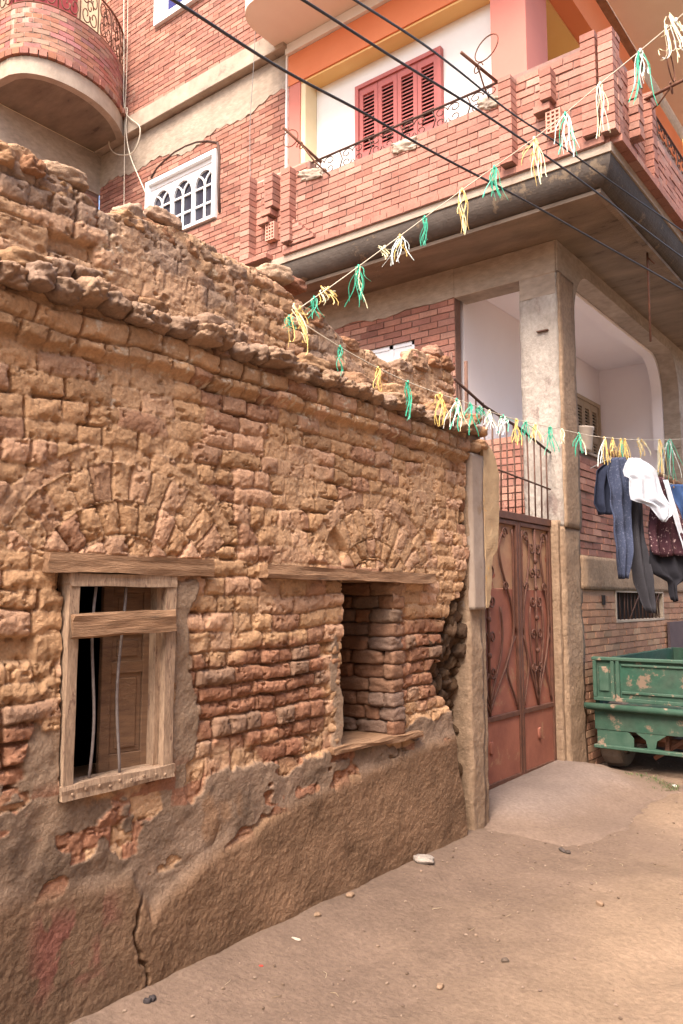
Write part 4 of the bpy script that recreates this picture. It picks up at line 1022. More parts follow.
# --- first floor behind the balcony: white wall with shutters, orange beam, corner column
b = MB(); b.box((-6.2, YC + .24, 5.4), (-3.45, YC + .36, 8.3)); b.build('white_wall', 'white', house)
b = MB(); b.box((-6.475, YC - .0, 5.4), (-6.28, YC + .36, 8.22)); b.build('corner_pilaster', 'salmon', house)
b = MB(); b.box((-6.28, YC + .02, 5.4), (-6.205, YC + .25, 8.22)); b.build('cream_jamb', 'cream', house)
b = MB(); b.box((-6.50, YC - .035, 5.4), (-6.475, YC + .3, 8.8)); b.build('white_edge', 'white', house)
b = MB(); b.box((-6.475, YC - .012, 8.224), (-3.0, YC + .36, 8.64)); b.box((-3.2, YC + .36, 8.224), (-2.98, 12.1, 8.70)); b.box((-3.2, 12.1, 5.4), (-2.98, 12.55, 8.70)); b.build('upper_beam', 'orange', house)
b = MB(); b.box((-6.27, YC + .012, 8.195), (-3.6, YC + .238, 8.222)); b.box((-3.6, YC + .4, 8.195), (-3.19, 12.0, 8.222)); b.build('beam_underside', 'ochre', house)
b = MB(); b.box((-6.49, YC - .06, 8.645), (-2.93, YC + .3, 8.775)); b.build('white_moulding', 'white', house)
b = MB(); b.box((-3.59, YC - .005, 5.4), (-3.19, YC + .55, 8.19)); b.build('upper_column', 'salmon', house)
b = MB(); b.box((-5.2, 10.6, 5.4), (-3.25, 10.7, 8.76)); b.box((-3.7, YC + .56, 5.4), (-3.6, 10.6, 8.76)); b.box((-2.985, 12.55, 5.4), (-2.93, 20, 8.76)); b.box((-3.6, YC + .56, 8.70), (-3.2, 12, 8.76)); b.build('ochre_wall', 'ochre', house)
w_ = louvre_shutter(house, (-5.53, YC + .235, 6.05), UA, 1.22, 1.87, 4, 'shutter')
w_['label'] = 'salmon pink louvred shutters'
# second floor balcony slab with rounded left end
P = [(-5.75, YC + .3), (-6.62, YC - .06)] + [(-6.62 + .35 * (1 - math.cos(a)), YC - .5 - .38 * math.sin(a)) for a in [math.pi / 2 * k / 8 for k in range(9)]] + [(-2.05, 6.38), (-2.05, 22), (-2.9, 22), (-2.9, YC + .3)]
P = [(-6.62, YC + .3)] + P[1:]
b = MB(); b.prism(P, 2, 8.78, 9.0); b.build('upper_slab', 'beige', house)
b = MB(); b.prism([(-6.62, YC - .2), (-6.62, YC - .5)] + [(-6.62 + .35 * (1 - math.cos(a)), YC - .5 - .38 * math.sin(a)) for a in [math.pi / 2 * k / 8 for k in range(9)]] + [(-1.98, 6.38), (-1.98, 22), (-2.02, 22), (-2.12, 6.45), (-6.3, 6.45), (-6.5, YC - .2)], 2, 9.0, 9.9); b.build('upper_parapet', 'beige', house)
# body, roof
b = MB(); b.box((-10.4, YC + .37, 0), (-4.21, 20, 5.1)); b.box((-4.2, 11.8, 0), (XB - .14, 20, 5.1)); b.box((-4.2, YC + .4, 0), (XB - .14, 11.8, 2.9)); b.box((-10.4, YC + .4, 5.4), (-5.3, 20, 12.2)); b.box((-5.3, 10.75, 5.4), (-3.0, 20, 12.2)); b.box((-5.3, YC + .45, 9.0), (-3.0, 10.75, 12.2)); b.build('inner_core', 'concrete', house)
# arched white window
x0, x1, z0, z1 = -9.31, -7.79, 6.85, 7.85; y = YC + .02
b = MB(); f = .07
b.bbox((x0, y - .06, z0), (x0 + f, y + .10, z1)); b.bbox((x1 - f, y - .06, z0), (x1, y + .10, z1)); b.bbox((x0 + f, y - .06, z1 - f), (x1 - f, y + .10, z1)); b.bbox((x0 + f, y - .06, z0), (x1 - f, y + .10, z0 + f * .7))
b.bbox((x0 + f, y + .0, z1 - f - .06), (x1 - f, y + .06, z1 - f))
aw = b.build('arched_window', 'wpaint', house); iw = (x1 - x0 - 2 * f) / 3
for k in range(3):
    a = x0 + f + k * iw; b = MB(); s = .034; yy0, yy1 = y + .015, y + .05; zt = z1 - f - .06; cx = a + iw / 2; zb_ = z0 + .05
    b.bbox((a, yy0, zb_), (a + s, yy1, zt)); b.bbox((a + iw - s, yy0, zb_), (a + iw, yy1, zt)); b.bbox((a + s, yy0, zb_), (a + iw - s, yy1, zb_ + .05)); 
    zspr = zt - .30; ra = iw / 2 - s
    # spandrels over the arch
    for sg in (-1, 1):
        Q = [(cx + sg * ra, zt), (cx, zt)] + [(cx + sg * ra * math.sin(t), zspr + .24 * math.cos(t)) for t in [math.pi / 2 * q / 8 for q in range(9)]]
        b.prism(Q if sg > 0 else Q[::-1], 1, yy0, yy1)
    b.bbox((cx - .018, yy0 + .005, zb_ + .05), (cx + .018, yy1 - .005, zspr + .02))
    for zz in (zspr, zspr - .26): b.bbox((a + s, yy0 + .006, zz - .015), (a + iw - s, yy1 - .006, zz + .015))
    for sg in (-1, 1):
        b.tube([(cx + sg * ra * (1 - math.cos(t)) - 0, (yy0 + yy1) / 2, zspr + .20 * math.sin(t)) for t in [math.pi / 2 * q / 7 for q in range(8)]], .016, 6)
    sash = b.build('sash', 'wpaint', aw)
    b = MB(); b.box((a + s, y + .052, zb_), (a + iw - s, y + .056, zt)); b.build('pane', 'glass', sash)
# dark crack arch over it
b = MB(); P = [tuple(hit(px_, py_, 1, YC - .004)) for (px_, py_) in ((151, 178), (157, 168), (165, 160), (175, 152), (186, 146), (197, 142), (208, 141), (218, 143))]
b.tube(P, .016, 5); b.tube([P[-1], (x1 + .05, YC - .004, 7.7), (x1 + .04, YC - .004, 7.3), (x1 + .07, YC - .004, 6.9)], .022, 5); b.build('crack', 'iron', house)
# upper window with blue glass
x0, x1, z0, z1 = -9.07, -7.6, 10.2, 11.9; y = YC - .09
b = MB(); b.bbox((x0, y - .07, z0), (x0 + .22, y + .1, z1)); b.bbox((x1 - .08, y - .07, z0), (x1, y + .1, z1)); b.bbox((x0 + .22, y - .07, z0), (x1 - .08, y + .1, z0 + .10))
uw = b.build('upper_window', 'wpaint', house); b = MB(); b.box((x0 + .22, y + .03, z0 + .1), (x1 - .08, y + .04, z1)); b.build('pane', 'blueglass', uw)

# --- the wing at the left with the rounded balcony (plane x = -10.5)
wing = thing('left_brick_wing', 'brick wing with a rounded overhanging brick balcony in the top left corner', 'house', (-10.5, 5, 0))
random.seed(15)
b = MB(); brick_panel(b, (x_in, -1.0, 0), UB, (0, 0, 1), NB, YC + 1.0 - .002, 8.05); b.build('wall', 'brick', wing)
b = MB(); b.box((x_in - .2, -1.0, 8.05), (x_in + .012, YC - .004, 8.71)); b.build('ring_beam', 'concrete', wing)
b = MB(); b.box((x_in - .2, -1.0, 8.71), (x_in, YC - .005, 12.4)); b.build('cream_wall', 'cream', wing)
b = MB(); b.box((-14, -1, 0), (x_in - .2, YC, 12.4)); b.build('inner_core', 'concrete', wing)
b = MB(); b.box((x_in + .0, 5.6, 9.0), (x_in + .05, 6.7, 11.4)); dr = b.build('balcony_door', 'door_red', wing)
b = MB()
for yy in (5.66, 6.18):
    for (za, zb_) in ((9.1, 10.1), (10.2, 11.3)): b.bbox((x_in + .051, yy, za), (x_in + .068, yy + .44, zb_), .01)
b.build('door_panel', 'door_red', dr)
# rounded balcony outline in plan
OUT = [(x_in, 5.20), (-9.80, 5.29)]
ctrl = [Vector(p) for p in ((-9.80, 5.29), (-9.60, 5.40), (-9.44, 5.62), (-9.36, 5.95), (-9.38, 6.35), (-9.52, 6.75), (-9.72, 7.05), (-9.90, 7.235))]
for i_ in range(len(ctrl) - 1):
    p0 = ctrl[max(0, i_ - 1)]; p1 = ctrl[i_]; p2 = ctrl[i_ + 1]; p3 = ctrl[min(len(ctrl) - 1, i_ + 2)]
    for q in range(5):
        t = (q + 1) / 5; OUT.append(tuple(.5 * ((2 * p1) + (-p0 + p2) * t + (2 * p0 - 5 * p1 + 4 * p2 - p3) * t * t + (-p0 + 3 * p1 - 3 * p2 + p3) * t ** 3)))
def offs(P, o):
    c = Vector((x_in, 6.1)); R_ = []
    for i_, p in enumerate(P):
        a = Vector(P[max(0, i_ - 1)]); bb = Vector(P[min(len(P) - 1, i_ + 1)]); t = (bb - a).normalized(); nrm = Vector((t.y, -t.x)); R_.append(tuple(Vector(p) + nrm * o))
    return R_
b = MB(); b.prism(OUT + [(x_in, 7.235)], 2, 8.73, 8.93); rb = b.build('rounded_balcony', 'soffit', wing)
def ring(o0, o1, z0, z1, name, mat):
    o1_ = o1; A_ = offs(OUT, o1); B_ = offs(OUT, o0); vs = []; fs = []; n = len(A_)
    for k in range(n): vs += [(A_[k][0], A_[k][1], z0), (A_[k][0], A_[k][1], z1), (B_[k][0], B_[k][1], z1), (B_[k][0], B_[k][1], z0)]
    for k in range(n - 1):
        for j in range(4): fs.append((k * 4 + j, k * 4 + (j + 1) % 4, (k + 1) * 4 + (j + 1) % 4, (k + 1) * 4 + j))
    b = MB(); b.add(vs, fs); return b.build(name, mat, rb)
ring(-.1, .015, 8.72, 8.97, 'slab_edge', 'edge')
# parapet bricks following the outline
def along(P):
    d_ = [0]
    for a, c_ in zip(P, P[1:]): d_.append(d_[-1] + (Vector(c_) - Vector(a)).length)
    return d_
dl = along(OUT); TL = dl[-1]
def pos(s, o=0, z=0):
    s = max(0, min(TL - 1e-4, s)); k = max(i_ for i_ in range(len(dl)) if dl[i_] <= s); k = min(k, len(OUT) - 2)
    t = (s - dl[k]) / (dl[k + 1] - dl[k]); p = Vector(OUT[k]).lerp(Vector(OUT[k + 1]), t)
    a = Vector(OUT[max(0, k - 1)]); q = Vector(OUT[min(len(OUT) - 1, k + 2)]); T = (q - a).normalized(); n_ = Vector((T.y, -T.x)); p = p + n_ * o
    return Vector((p.x, p.y, z))
b = MB(); r = 0; z = 8.98
def cbrick(s0, s1, z0, z1, o, cc):
    P = [pos(s0, -.04, z0), pos(s1, -.04, z0), pos(s1, o, z0), pos(s0, o, z0)]; P += [Vector((p.x, p.y, z1)) for p in P]
    b.add(P, [(0, 3, 2, 1), (4, 5, 6, 7), (0, 1, 5, 4), (1, 2, 6, 5), (2, 3, 7, 6), (3, 0, 4, 7)], cc)
s = 0
while s < TL - .03: cbrick(s + .006, min(TL, s + .104), z, z + .085, .06 + random.uniform(-.01, .01), tuple(c * random.uniform(.8, 1.05) for c in random.choice(BC))); s += .11
z += .095
s = 0
while s < TL - .03: cbrick(s + .006, min(TL, s + .22), z, z + .035, .03, tuple(c * .85 for c in random.choice(BC))); s += .226
z += .04
while z < 9.72:
    s = .11 if r % 2 else 0
    while s < TL - .03: cbrick(s + .006, min(TL, s + .219), z + .006, z + .068, random.uniform(-.004, .004), tuple(c * random.uniform(.85, 1.1) for c in random.choice(pinkb))); s += .225
    z += .074; r += 1
b.build('parapet', 'brick', rb)
ring(-.10, -.012, 8.97, z, 'parapet_core', 'edge')
b = MB(); zt0 = z + .03; zt1 = z + .62; S = [TL * k / 60 for k in range(61)]
for zz, rr in ((zt1, .016), (zt0, .010)): b.tube([tuple(pos(s, -.03, zz)) for s in S], rr, 6)
n = 9
for k in range(n + 1):
    s = TL * k / n; b.tube([tuple(pos(s, -.03, zt0)), tuple(pos(s, -.03, zt1))], .010, 5)
    if k == n: break
    st = TL / n
    for (c, cz, r0, a0, sg) in ((.3, .70, .27, 0, 1), (.72, .70, .27, math.pi, -1), (.3, .27, .25, 0, -1), (.72, .27, .25, math.pi, 1), (.5, .5, .2, 0, 1)):
        b.tube([tuple(pos(s + st * (c + r0 * (1 - .75 * q / 15) * math.cos(a0 + sg * 2.2 * math.pi * q / 15)), -.03, zt0 + (zt1 - zt0) * (cz + r0 * (1 - .75 * q / 15) * math.sin(a0 + sg * 2.2 * math.pi * q / 15)))) for q in range(16)], .009, 5)
b.build('railing', 'rust', rb)

# ============================================================ GREEN CART
ct = thing('green_cart', 'worn green metal cart parked tail first against the brick wall under the laundry', 'cart', (-1.9, 7.7, 0))
cx0, cx1, cy0 = -2.86, -.95, 7.66; cl = 2.6
b = MB(); b.box((cx0 + .02, cy0 + .035, .58), (cx1 - .02, cy0 + cl, .64)); b.bbox((cx0, cy0 + .03, .64), (cx0 + .04, cy0 + cl, 1.08)); b.bbox((cx1 - .04, cy0 + .03, .64), (cx1, cy0 + cl, 1.08)); b.bbox((cx0, cy0 + cl - .04, .64), (cx1, cy0 + cl, 1.08))
for k in range(1, 5): b.bbox((cx0 - .03, cy0 + .1 + k * .5, .58), (cx0, cy0 + .15 + k * .5, 1.08)); b.bbox((cx1, cy0 + .1 + k * .5, .58), (cx1 + .03, cy0 + .15 + k * .5, 1.08))
b.build('cart_bed', 'green', ct)
b = MB(); ty = cy0
b.bbox((cx0, ty, .70), (cx1, ty + .028, 1.085), .006)
tb = b.build('tailboard', 'green', ct); b = MB()
b.bbox((cx0 - .01, ty - .028, 1.075), (cx1 + .01, ty + .035, 1.11), .008); b.bbox((cx0 + .0, ty - .022, .70), (cx1, ty + .0, .735))
for xx in (cx0 + .0, cx0 + .17, cx0 + .22, cx0 + .98, cx0 + 1.03, cx1 - .2, cx1 - .04): b.bbox((xx, ty - .024, .735), (xx + .035, ty - .001, 1.075), .004)
for (xa, xb_) in ((cx0 + .27, cx0 + .96), (cx0 + 1.08, cx1 - .21)):
    b.bbox((xa, ty - .014, .775), (xb_, ty - .001, .80)); b.bbox((xa, ty - .014, 1.03), (xb_, ty - .001, 1.05))
b.bbox((cx0 + .055, ty - .014, .79), (cx0 + .15, ty - .001, 1.02), .01)
b.build('tailboard_rib', 'greenpale', tb)
b = MB(); b.bbox((cx0 - .06, ty - .075, .615), (cx1 + .06, ty + .03, .672), .016); b.tube([(cx0 - .075, ty - .045, .645), (cx1 + .07, ty - .045, .645)], .034, 10)
b.build('tail_bumper', 'greenpale', ct)
b = MB(); b.bbox((cx0, ty - .01, .43), (cx1, ty + .02, .612), .004); b.build('tail_apron', 'green', ct)
b = MB(); b.bbox((cx0 - .01, ty - .03, .218), (cx1 + .01, ty + .03, .252), .006)
# gussets: flared plates between apron and lower bar
for xc in (cx0 + .52, cx0 + 1.30):
    b.prism([(xc - .20, .432), (xc - .05, .33), (xc - .035, .26), (xc - .12, .2505), (xc + .12, .2505), (xc + .035, .26), (xc + .05, .33), (xc + .20, .432)], 1, ty - .006, ty + .010)
b.prism([(cx0 + .02, .432), (cx0 + .02, .2505), (cx0 + .36, .2505), (cx0 + .36, .33), (cx0 + .28, .432)], 1, ty - .004, ty + .012)
b.prism([(cx1 - .02, .432), (cx1 - .28, .432), (cx1 - .36, .33), (cx1 - .36, .2505), (cx1 - .02, .2505)], 1, ty - .004, ty + .012)
b.build('tail_frame', 'greenpale', ct)
b = MB()
for xx in (cx0 + .55, cx1 - .6): b.bbox((xx, ty + .05, .36), (xx + .08, ty + cl, .5))
b.bbox((cx0 + .5, ty + .25, .28), (cx1 - .5, ty + .32, .36)); b.bbox((cx0 + .45, ty + .18, .26), (cx0 + .8, ty + .22, .30), rot=(0, -.6, 0)); b.bbox((cx0 + .6, ty + .12, .25), (cx0 + .64, ty + .16, .46))
b.tube([(cx0 + .1, ty + .33, .315), (cx1 - .1, ty + .33, .315)], .035, 8); b.bbox((-1.95, ty + cl, .4), (-1.87, ty + cl + 1.2, .48))
b.build('chassis', 'rust', ct)
for (wx) in (cx0 + .10, cx1 - .16):
    b = MB(); c = Vector((wx, ty + .345, .315)); rw = .315; n = 40; prof = [(-.09, .19), (-.10, .24), (-.095, .285), (-.075, .308), (-.03, .315), (.03, .315), (.075, .308), (.095, .285), (.10, .24), (.09, .19)]
    vs = []; fs = []; m = len(prof)
    for k in range(n):
        a = 2 * math.pi * k / n
        for j, (o_, r_) in enumerate(prof): rr = r_ - (.007 if (k % 2 and 2 < j < 7) else 0); vs.append((c.x + o_, c.y + rr * math.cos(a), c.z + rr * math.sin(a)))
    for k in range(n):
        for j in range(m): fs.append((k * m + j, k * m + (j + 1) % m, ((k + 1) % n) * m + (j + 1) % m, ((k + 1) % n) * m + j))
    b.add(vs, fs); wh = b.build('wheel', 'tyre', ct)
    b = MB()
    for sg in (-1, 1): b.disc((c.x + sg * .05, c.y, c.z), 0, .192, .03); b.disc((c.x + sg * .08, c.y, c.z), 0, .07, .05)
    for k in range(6):
        a = k * math.pi / 3
        for sg in (-1, 1): b.disc((c.x + sg * .07, c.y + .12 * math.cos(a), c.z + .12 * math.sin(a)), 0, .014, .03, 8)
    b.build('rim', 'rim', wh)
b = MB(); hx = cx0 + .92; b.bbox((hx - .045, ty - .055, .185), (hx + .045, ty - .03, .265), .01)
b.tube([(hx + .028 * math.cos(a), ty - .06, .15 + .085 * math.sin(a)) for a in [2 * math.pi * k / 18 for k in range(18)]], .008, 6, closed=True)
b.build('tow_loop', 'rim', ct)
b = MB(); random.seed(4)
for k in range(14): b.lump((random.uniform(cx0 + .9, cx1 - .1), cy0 + random.uniform(.1, .5), 1.035 + random.uniform(-.03, .02)), (.10, .06, .04), (random.random(), random.random(), random.random() * 6), k, .3, (1, 1, 1), sub=4)
for ch_ in ct.children: ch_.location.z -= .04 if not ch_.name.startswith(('wheel', 'tail_frame', 'tow')) else 0
M['weed'] = mk('fresh_green', (.10, .17, .05), (.16, .18, .07), ns=20, bump=.3)
o = one(b, 'green_fodder', 'weed', 'heap of cut green fodder lying inside the green cart', 'fodder', kind='stuff')

# ============================================================ LAUNDRY
def fab(name, c1, c2=None, ns=30, spots=None, th=.6, ss=60): return mk(name, c1, c2 or tuple(q * .8 for q in c1), ns=ns, bump=.25, bs=160, bd=.002, rough=.95, spots=spots, spot_scale=ss, spot_th=th)
RO = Vector((-2.74, 7.44, 2.86)); RD = Vector((.80, .60, 0))
def rope_pt(s): return Vector((RO.x + RD.x * s, RO.y + RD.y * s, float(np.interp(s, [0, .18, .32, .60, .78, 1.0, 1.3, 2.5, 4.5], [2.86, 2.955, 2.95, 2.78, 2.70, 2.655, 2.66, 2.9, 3.5]))))
b = MB(); b.tube([tuple(rope_pt(4.5 * k / 30)) for k in range(31)], .004, 5); one(b, 'clothes_line', 'gcable', 'thin grey washing line tied across the lane in front of the loggia', 'rope')
def garment(name, mat, label, cat, s, rows, amp=.03, folds=5, seed=0, off=0.0, turn=0.0):
    """rows: (drop, left, right) in metres along the rope"""
    nu, nv = 26, 34; p0 = rope_pt(s); U = Matrix.Rotation(turn, 3, 'Z') @ RD; Nn = Vector((U.y, -U.x, 0)); vs = []; fs = []
    dr = [r_[0] for r_ in rows]
    for j in range(nv + 1):
        t = dr[-1] * j / nv; l = np.interp(t, dr, [r_[1] for r_ in rows]); r_ = np.interp(t, dr, [q[2] for q in rows]); g = min(1, .25 + t / dr[-1] * 1.4)
        for i_ in range(nu + 1):
            u = i_ / nu; a = l + (r_ - l) * u
            q = math.sin(u * math.pi * folds + seed + 1.2 * math.sin(t * 4 + seed)) * amp * g + mnoise.noise(Vector((a * 6 + seed * 4, t * 5, seed))) * amp * 1.3
            vs.append(tuple(p0 + U * (a + .3 * q) + Nn * (off + q) + Vector((0, 0, -t - .02 * abs(math.sin(u * math.pi * 1.5)) * (1 if j == nv else 0)))))
    for j in range(nv):
        for i_ in range(nu): k = j * (nu + 1) + i_; fs.append((k, k + 1, k + nu + 2, k + nu + 1))
    b = MB(); b.add(vs, fs, smooth=True); o = b.build(name, mat); md = o.modifiers.new('thick', 'SOLIDIFY'); md.thickness = .006; md.offset = 0
    tag(o, label, cat, 'laundry on the line'); o.rotation_euler = (0, 0, 0); return o
mats = dict(navy=fab('navy_cloth', (.022, .027, .05)), bpat=fab('blue_print_cloth', (.045, .055, .095), spots=(.10, .11, .16), th=.55), char=fab('charcoal_cloth', (.04, .038, .045), spots=(.07, .065, .07), th=.6),
            wht=fab('white_cloth', (.50, .52, .57)), mar=fab('dotted_cloth', (.05, .018, .024), spots=(.45, .32, .30), th=.585, ss=38), blk=fab('black_cloth', (.018, .017, .022)), jean=fab('denim', (.035, .07, .17)), bei=fab('beige_cloth', (.60, .48, .36)))
M.update(mats)
garment('jacket', 'navy', 'dark navy jacket hanging at the left end of the washing', 'jacket', .10, [(0, .04, .14), (.08, -.06, .14), (.25, -.10, .10), (.40, -.11, .10), (.48, -.06, .08)], .035, 4, 1, .02)
garment('blouse', 'bpat', 'long blue printed blouse beside the navy jacket', 'blouse', .22, [(0, -.03, .08), (.12, -.07, .12), (.45, -.08, .13), (.75, -.06, .12), (.98, -.03, .08), (1.13, .0, .06)], .035, 4, 2, .07)
garment('trousers', 'char', 'charcoal trousers hanging lowest beneath the white shirt', 'trousers', .36, [(0, -.04, .10), (.4, -.06, .14), (.8, -.03, .15), (1.15, .03, .19), (1.36, .10, .21), (1.42, .13, .19)], .03, 3, 3, -.01)
garment('t_shirt', 'wht', 'white T-shirt hanging askew in the middle of the washing', 't-shirt', .36, [(0, -.06, .05), (.05, -.09, .12), (.12, -.12, .19), (.17, -.11, .21), (.19, -.06, .22), (.34, -.07, .25), (.40, -.06, .28), (.42, .06, .29), (.46, .13, .33), (.54, .19, .31), (.58, .22, .25)], .016, 5, 4, .20)
garment('dress', 'mar', 'maroon dress with pale dots hanging right of the white T-shirt', 'dress', .62, [(0, -.05, .04), (.1, -.05, .10), (.45, -.09, .20), (.70, -.10, .25), (.74, -.08, .24)], .03, 5, 5, .05)
garment('skirt', 'blk', 'black skirt showing below the dotted maroon dress', 'skirt', .62, [(0, -.02, .03), (.5, -.09, .16), (.8, -.10, .24), (.92, -.06, .26), (.98, .06, .27), (1.0, .08, .16), (1.16, .10, .15)], .025, 4, 6, .0)
garment('towel', 'wht', 'narrow white strip of cloth at the edge of the dotted dress', 'cloth', .70, [(0, -.05, .0), (.4, .04, .09), (.70, .12, .17)], .012, 2, 7, .08)
garment('jeans', 'jean', 'blue jeans hanging slanted near the right edge', 'jeans', .78, [(0, -.05, .07), (.25, .02, .18), (.5, .10, .30), (.72, .2, .42)], .03, 3, 8, .03)
garment('pillowcase', 'bei', 'beige cloth pegged at the right edge of the photo', 'cloth', .98, [(0, -.06, .30), (.2, .0, .34), (.48, .08, .36)], .02, 3, 9, .06)
for k, (s, lab) in enumerate(((.22, 'wooden peg on the blue blouse'), (.47, 'wooden peg on the white T-shirt'), (.62, 'wooden peg on the dotted dress'), (.78, 'wooden peg at the left of the blue jeans'), (.93, 'wooden peg at the right of the blue jeans'), (1.10, 'wooden peg on the beige cloth'))):
    p = rope_pt(s); b = MB(); b.bbox((-.006, -.010, -.045), (.006, .0, .035), .002); b.bbox((-.006, .001, -.045), (.006, .011, .035), .002); b.tube([(-.008, 0, 0), (.008, 0, 0)], .007, 6)
    o = one(b, 'clothes_peg', 'wood', lab, 'peg', 'clothes pegs'); o.location = p + Vector((0, 0, .01)) + Vector((RD.y, -RD.x, 0)) * .02
b = MB(); q0 = Vector((XB + .10, 8.3, 3.16)); q1 = Vector((XB + .28, 12.2, 3.02)); b.tube([tuple(q0.lerp(q1, k / 10) + Vector((0, 0, .015 * math.sin(k)))) for k in range(11)], .045, 8, rs=[.035 + .012 * math.sin(k * 1.7) for k in range(11)])
one(b, 'wooden_pole', 'woody', 'long weathered wooden pole lying along the loggia parapet behind the washing', 'pole')
b = MB(); vs = []
for zz, rr in ((0, .10), (.02, .11), (.22, .13), (.235, .14), (.25, .14), (.25, .12), (.03, .10)): vs.append((zz, rr))
P = []; F = []; n = 20
for (zz, rr) in vs:
    for k in range(n): P.append((rr * math.cos(2 * math.pi * k / n), rr * math.sin(2 * math.pi * k / n), zz))
for j in range(len(vs) - 1):
    for k in range(n): F.append((j * n + k, j * n + (k + 1) % n, (j + 1) * n + (k + 1) % n, (j + 1) * n + k))
F.append(tuple(range(n))); b.add(P, F, smooth=True); M['bucketm'] = mk('pale_plastic', (.60, .50, .40), (.52, .42, .34), ns=5, bump=.1, rough=.5)
o = one(b, 'plastic_bucket', 'bucketm', 'pale plastic bucket on the loggia parapet in front of the shutters', 'bucket'); o.location = (XB - .07, 7.95, 3.127)

# ============================================================ CABLES
def cable(pts, r, mat, name, lab, cat, sag=0):
    P = [Vector(p) for p in pts]; o = []
    # Catmull-Rom
    for i_ in range(len(P) - 1):
        p0 = P[max(0, i_ - 1)]; p1 = P[i_]; p2 = P[i_ + 1]; p3 = P[min(len(P) - 1, i_ + 2)]
        for q in range(10):
            t = q / 10; o.append(.5 * ((2 * p1) + (-p0 + p2) * t + (2 * p0 - 5 * p1 + 4 * p2 - p3) * t * t + (-p0 + 3 * p1 - 3 * p2 + p3) * t ** 3))
    o.append(P[-1]); b = MB(); b.tube([tuple(p) for p in o], r, 7); return one(b, name, mat, lab, cat, 'electric cables over the lane')
def dep(px, py, d_):
    th, al = PITCH, YAW
    Fw = Vector((-math.sin(al) * math.cos(th), math.cos(al) * math.cos(th), math.sin(th))); Rt = Vector((math.cos(al), math.sin(al), 0)); Up = Rt.cross(Fw)
    return Vector((0, 0, CAM_H)) + Fw * d_ + Rt * ((px - 341.5) / F_PX * d_) - Up * ((py - 512) / F_PX * d_)
cable([dep(60, -62, 2.9), dep(165, -5, 3.5), dep(280, 68, 4.3), dep(360, 111, 4.9), dep(440, 156, 5.5), dep(520, 198, 6.2), dep(600, 243, 7.0), dep(700, 300, 8.2), dep(850, 392, 10.5)], .0085, 'cable', 'power_cable', 'lowest and thickest of the three cables crossing the balcony', 'cable')
cable([dep(200, -60, 3.2), dep(295, -5, 3.7), dep(400, 62, 4.5), dep(470, 105, 5.1), dep(540, 152, 5.8), dep(600, 195, 6.5), dep(700, 270, 8.0), dep(850, 372, 10.5)], .0078, 'cable', 'power_cable', 'middle one of the three cables crossing the balcony', 'cable')
cable([dep(260, -60, 3.2), dep(350, -3, 3.8), dep(420, 42, 4.5), dep(460, 72, 5.0), dep(510, 112, 5.6), dep(560, 145, 6.2), dep(620, 188, 6.9), dep(700, 243, 8.0), dep(850, 345, 10.5)], .0068, 'cable', 'power_cable', 'uppermost of the three cables crossing the balcony', 'cable')
# cords hanging by the rounded balcony
XW = YC - .16
def wallp(px, py, y=None): p = hit(px, py, 1, y or XW); return tuple(p)
cable([wallp(124, -10), wallp(124, 60), wallp(125, 110), wallp(140, 128), wallp(133, 152), wallp(116, 154), wallp(109, 142), wallp(118, 122), wallp(127, 108), wallp(126, 130), wallp(130, 155), wallp(140, 180), wallp(148, 198)], .009, 'cord', 'hanging_cord', 'cream cord with a big loop hanging in the corner by the rounded balcony', 'cord')
cable([wallp(128, -10), wallp(127, 60), wallp(125, 120), wallp(124, 200), wallp(124, 260)], .006, 'cord', 'hanging_cord', 'straight thin cream cord hanging beside the looped one', 'cord')
cable([wallp(257, -10, YC - .3), wallp(254, 60, YC - .16), wallp(250, 130, YC - .05), wallp(251, 230, YC - .03)], .005, 'gcable', 'hanging_cord', 'very thin grey wire down the brick wall left of the balcony', 'wire')

# ============================================================ BUNTING
M['tg'] = mk('green_plastic', (.07, .46, .30), (.04, .36, .22), ns=20, bump=0, rough=.4)
M['ty'] = mk('yellow_plastic', (.76, .56, .20), (.70, .48, .14), ns=20, bump=0, rough=.4)
M['tp'] = mk('pale_plastic_ribbon', (.78, .76, .55), (.74, .68, .42), ns=20, bump=0, rough=.4)
M['tw'] = mk('white_plastic_ribbon', (.80, .84, .80), (.70, .80, .74), ns=20, bump=0, rough=.4)
S1 = [hit(286, 320, 0, XM + .04), dep(300, 308, 3.97), dep(340, 280, 4.2), dep(400, 236, 4.35), dep(462, 190, 4.3), dep(540, 134, 4.2), dep(600, 84, 4.1), dep(683, 14, 4.0), dep(760, -60, 3.9)]
xs2 = XM + .20
S2 = [hit(290, 315, 0, XM + .12), hit(340, 347, 0, xs2), hit(378, 368, 0, xs2), hit(408, 382, 0, xs2), hit(440, 394, 0, xs2), hit(470, 404, 0, xs2), hit(510, 418, 0, xs2), hit(550, 427, 0, xs2), hit(600, 437, 0, xs2), hit(650, 440, 0, xs2), hit(700, 438, 0, xs2)]
def spline(P, n=12):
    o = []
    for i_ in range(len(P) - 1):
        p0 = P[max(0, i_ - 1)]; p1 = P[i_]; p2 = P[i_ + 1]; p3 = P[min(len(P) - 1, i_ + 2)]
        for q in range(n):
            t = q / n; o.append(.5 * ((2 * p1) + (-p0 + p2) * t + (2 * p0 - 5 * p1 + 4 * p2 - p3) * t * t + (-p0 + 3 * p1 - 3 * p2 + p3) * t ** 3))
    return o + [P[-1]]
def projx(p):
    th, al = PITCH, YAW
    Fw = Vector((-math.sin(al) * math.cos(th), math.cos(al) * math.cos(th), math.sin(th))); Rt = Vector((math.cos(al), math.sin(al), 0)); q = p - Vector((0, 0, CAM_H))
    return 341.5 + F_PX * q.dot(Rt) / q.dot(Fw), q.dot(Fw)
C1, C2 = spline(S1), spline(S2)
